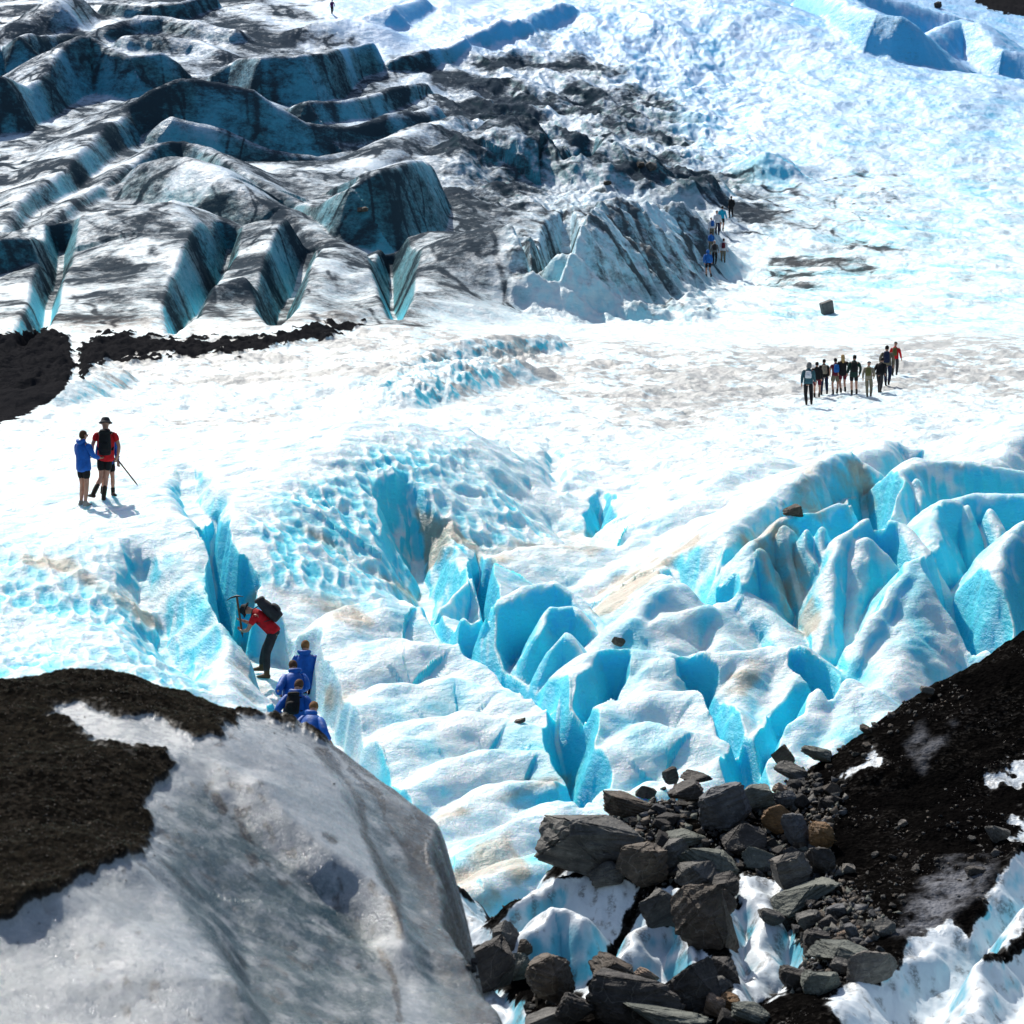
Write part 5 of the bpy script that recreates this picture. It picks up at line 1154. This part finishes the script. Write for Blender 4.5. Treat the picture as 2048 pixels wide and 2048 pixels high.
# ---- blue jackets in the trench
NB = 'blue jackets climbing down the trench'
blues = [('person in blue jacket with fair ginger hair, topmost in the trench', 611, 1293, 50.4, 'hairginger', 'hair', -10, 1.70, -.15), ('person in blue jacket with dark brown hair, second down the trench', 586, 1333, 49.0, 'hairbrown', 'hair', 20, 1.66, -.35),
         ('person in blue jacket with curly brown hair and yellow collar, third down the trench', 598, 1372, 47.7, 'hairbrown', 'hair', -15, 1.72, -.1), ('person in blue jacket lowest in the trench, head bowed with ginger hair', 628, 1416, 46.6, 'hairginger', 'hair', -30, 1.68, .25)]
for i, (lab, u, v, d, hr, hk, tn, ht, lean) in enumerate(blues):
    p = walk((.35, .7, .5, .75)[i], .16, .1, (-.2, .28, -.1, -.35)[i])
    p['ell'].x -= .05; p['elr'].x += .05; p['wrl'] += V3(-.02, .12, .12); p['wrr'] += V3(.02, .10, .1)
    h = PV(u, v, d); z = G.at(h.x, h.y)
    g = make_person(lab, p, dict(top='blue', long=.22, loose=1.22, hoodback=True, legs='black', hair=hr, head=hk), u, v, 100, tn, NB, depth=d, fingers=False)
    s = ht/1.75; g.scale = (s, s, s)
    off = Matrix.Rotation(rad(tn), 3, 'Z') @ (p['head']*s)
    g.location = PV(u, v, d)-off
    if i == 2:
        pack(p, g, CM['black'], 'black backpack on the third blue jacket down the trench', .28, .40, .15)
        bm = bmesh.new(); loft(bm, [p['neck']+V3(-.12, .0, .0), p['neck']+V3(0, -.10, .01), p['neck']+V3(.12, .0, .0)], [(.03, .03), (.04, .035), (.03, .03)], V3(0, 0, 1), 8); subdiv(part('collar', bm_mesh(bm, 'collar'), CM['lime'], g))
# ---- the file of walkers on the open ice
NW = 'file of walkers on the open ice at the right'
SPX = lambda x, y: (1590+x*.11905, 670+y*.11905)
file_ = [
 ('walker in teal jacket and grey hood, last in the file', (220, 1190), 735, walk(.12, .2), dict(top='teal', loose=1.08, legs='black', head='hood', hair='grey'), -8, ('white', 'white bag slung on the teal walker last in the file', .26, .26, .12)),
 ('walker in black with maroon shorts beside the teal one', (370, 1060), 615, walk(.05, .2), dict(top='black', legs='maroon', short=True), -5, None),
 ('walker in black jacket carrying a beige backpack', (490, 1010), 610, walk(.05, .12), dict(top='black', loose=1.1, legs='navy'), 0, ('beige', 'beige backpack on a walker in black', .27, .40, .15)),
 ('walker in khaki shorts carrying a bright blue backpack', (675, 1000), 620, walk(.08, .06), dict(top='maroon', sleeve=.4, legs='khaki', short=True, leg_loose=1.15), 6, ('midblue', 'bright blue backpack over khaki shorts', .27, .36, .16)),
 ('walker with long blond hair in black top and short red shorts', (800, 975), 650, walk(0, .06), dict(top='black', long=.1, legs='maroon', short=True, head='long', hair='hairblond'), 3, None),
 ('walker in dark green jacket and black shorts with bare legs', (985, 1015), 685, walk(0, .05), dict(top='green', long=.1, legs='black', short=True, hair='hairdark'), -3, ('black', 'black backpack on the dark green walker', .27, .40, .12)),
 ('walker in beige shirt and dark cap striding with arms out', (1235, 1050), 615, walk(.1, .26, .2), dict(top='beige', legs='khaki', head='cap', hair='navy'), -12, ('olive', 'olive backpack on the beige shirted walker', .28, .38, .16)),
 ('stooped walker in black near the head of the file', (1420, 980), 620, walk(.45, .18), dict(top='black', loose=1.15, legs='charcoal'), -25, None),
 ('walker with navy and white backpack, second in the file', (1545, 860), 690, walk(.08, .16), dict(top='khaki', legs='navy', hair='hairdark'), -12, ('navy', 'navy backpack with pale patch near the head of the file', .28, .46, .17)),
 ('walker in red jacket leading the file', (1680, 690), 580, walk(.06, .12), dict(top='red', legs='charcoal', head='cap', hair='black'), -15, ('olive', 'grey green backpack on the red leader of the file', .24, .38, .14))]
for lab, ft, hp, p, of, tn, bp in file_:
    u, v = SPX(*ft)
    g = make_person(lab, p, of, u, v, hp*.119, tn, NW)
    if bp: pack(p, g, CM[bp[0]], bp[1], *bp[2:], straps=False)
# ---- the group in the gully beyond
NG = 'group climbing the gully under the far ice cliff'
GPX = lambda x, y: (1390+x*.0983, 380+y*.0983)
gully = [
 ('person all in black standing highest in the gully', (735, 572), 450, walk(.1, .06), dict(top='black', long=.2, loose=1.15, legs='black', hair='hairdark'), 20, None),
 ('person in cyan top and dark shorts, second highest in the gully', (545, 850), 560, walk(.05, .08), dict(top='cyan', legs='black', short=True), -15, None),
 ('person in navy cap and white shirt below the cyan one', (455, 935), 520, walk(.1, .1), dict(top='white', legs='navy', head='cap', hair='navy'), -10, None),
 ('person in white cap and shirt carrying a blue backpack', (345, 1020), 470, walk(.15, .1), dict(top='white', legs='khaki', head='cap', hair='white'), 10, ('midblue', 'blue backpack on a white shirt in the gully', .28, .42, .16)),
 ('person in bright blue top in the middle of the gully', (330, 1260), 420, walk(.3, .12), dict(top='midblue', legs='khaki'), 8, None),
 ('person in grey with white cap just above the front one', (400, 1520), 500, walk(.15, .12), dict(top='grey', legs='black', head='cap', hair='white'), 0, ('charcoal', 'dark backpack under a white cap in the gully', .28, .42, .16)),
 ('person in white top with a small red backpack', (575, 1500), 520, walk(.08, .08), dict(top='white', legs='khaki'), -5, ('maroon', 'small red backpack on a white top in the gully', .26, .36, .14)),
 ('front person of the gully group in blue jacket and black shorts', (270, 1790), 590, walk(.35, .14), dict(top='midblue', loose=1.1, legs='black', short=True, head='hood', hair='midblue'), 10, None)]
for lab, ft, hp, p, of, tn, bp in gully:
    u, v = GPX(*ft)
    g = make_person(lab, p, of, u, v, hp*.0983, tn, NG)
    if bp: pack(p, g, CM[bp[0]], bp[1], *bp[2:], straps=False)
make_person('lone person in dark purple far up at the top of the photo', walk(.05, .15, .15), dict(top='purple', legs='black', hair='hairdark'), 664, 28, 29, -20)
# grow the bodies
dg = bpy.context.evaluated_depsgraph_get()
for o, sk in pend:
    me = bpy.data.meshes.new_from_object(o.evaluated_get(dg)); me.name = 'body'
    o.modifiers.clear(); o.data = me; me.materials.clear(); me.materials.append(sk)
    for q in me.polygons: q.use_smooth = True
print('people', time.time()-T0)
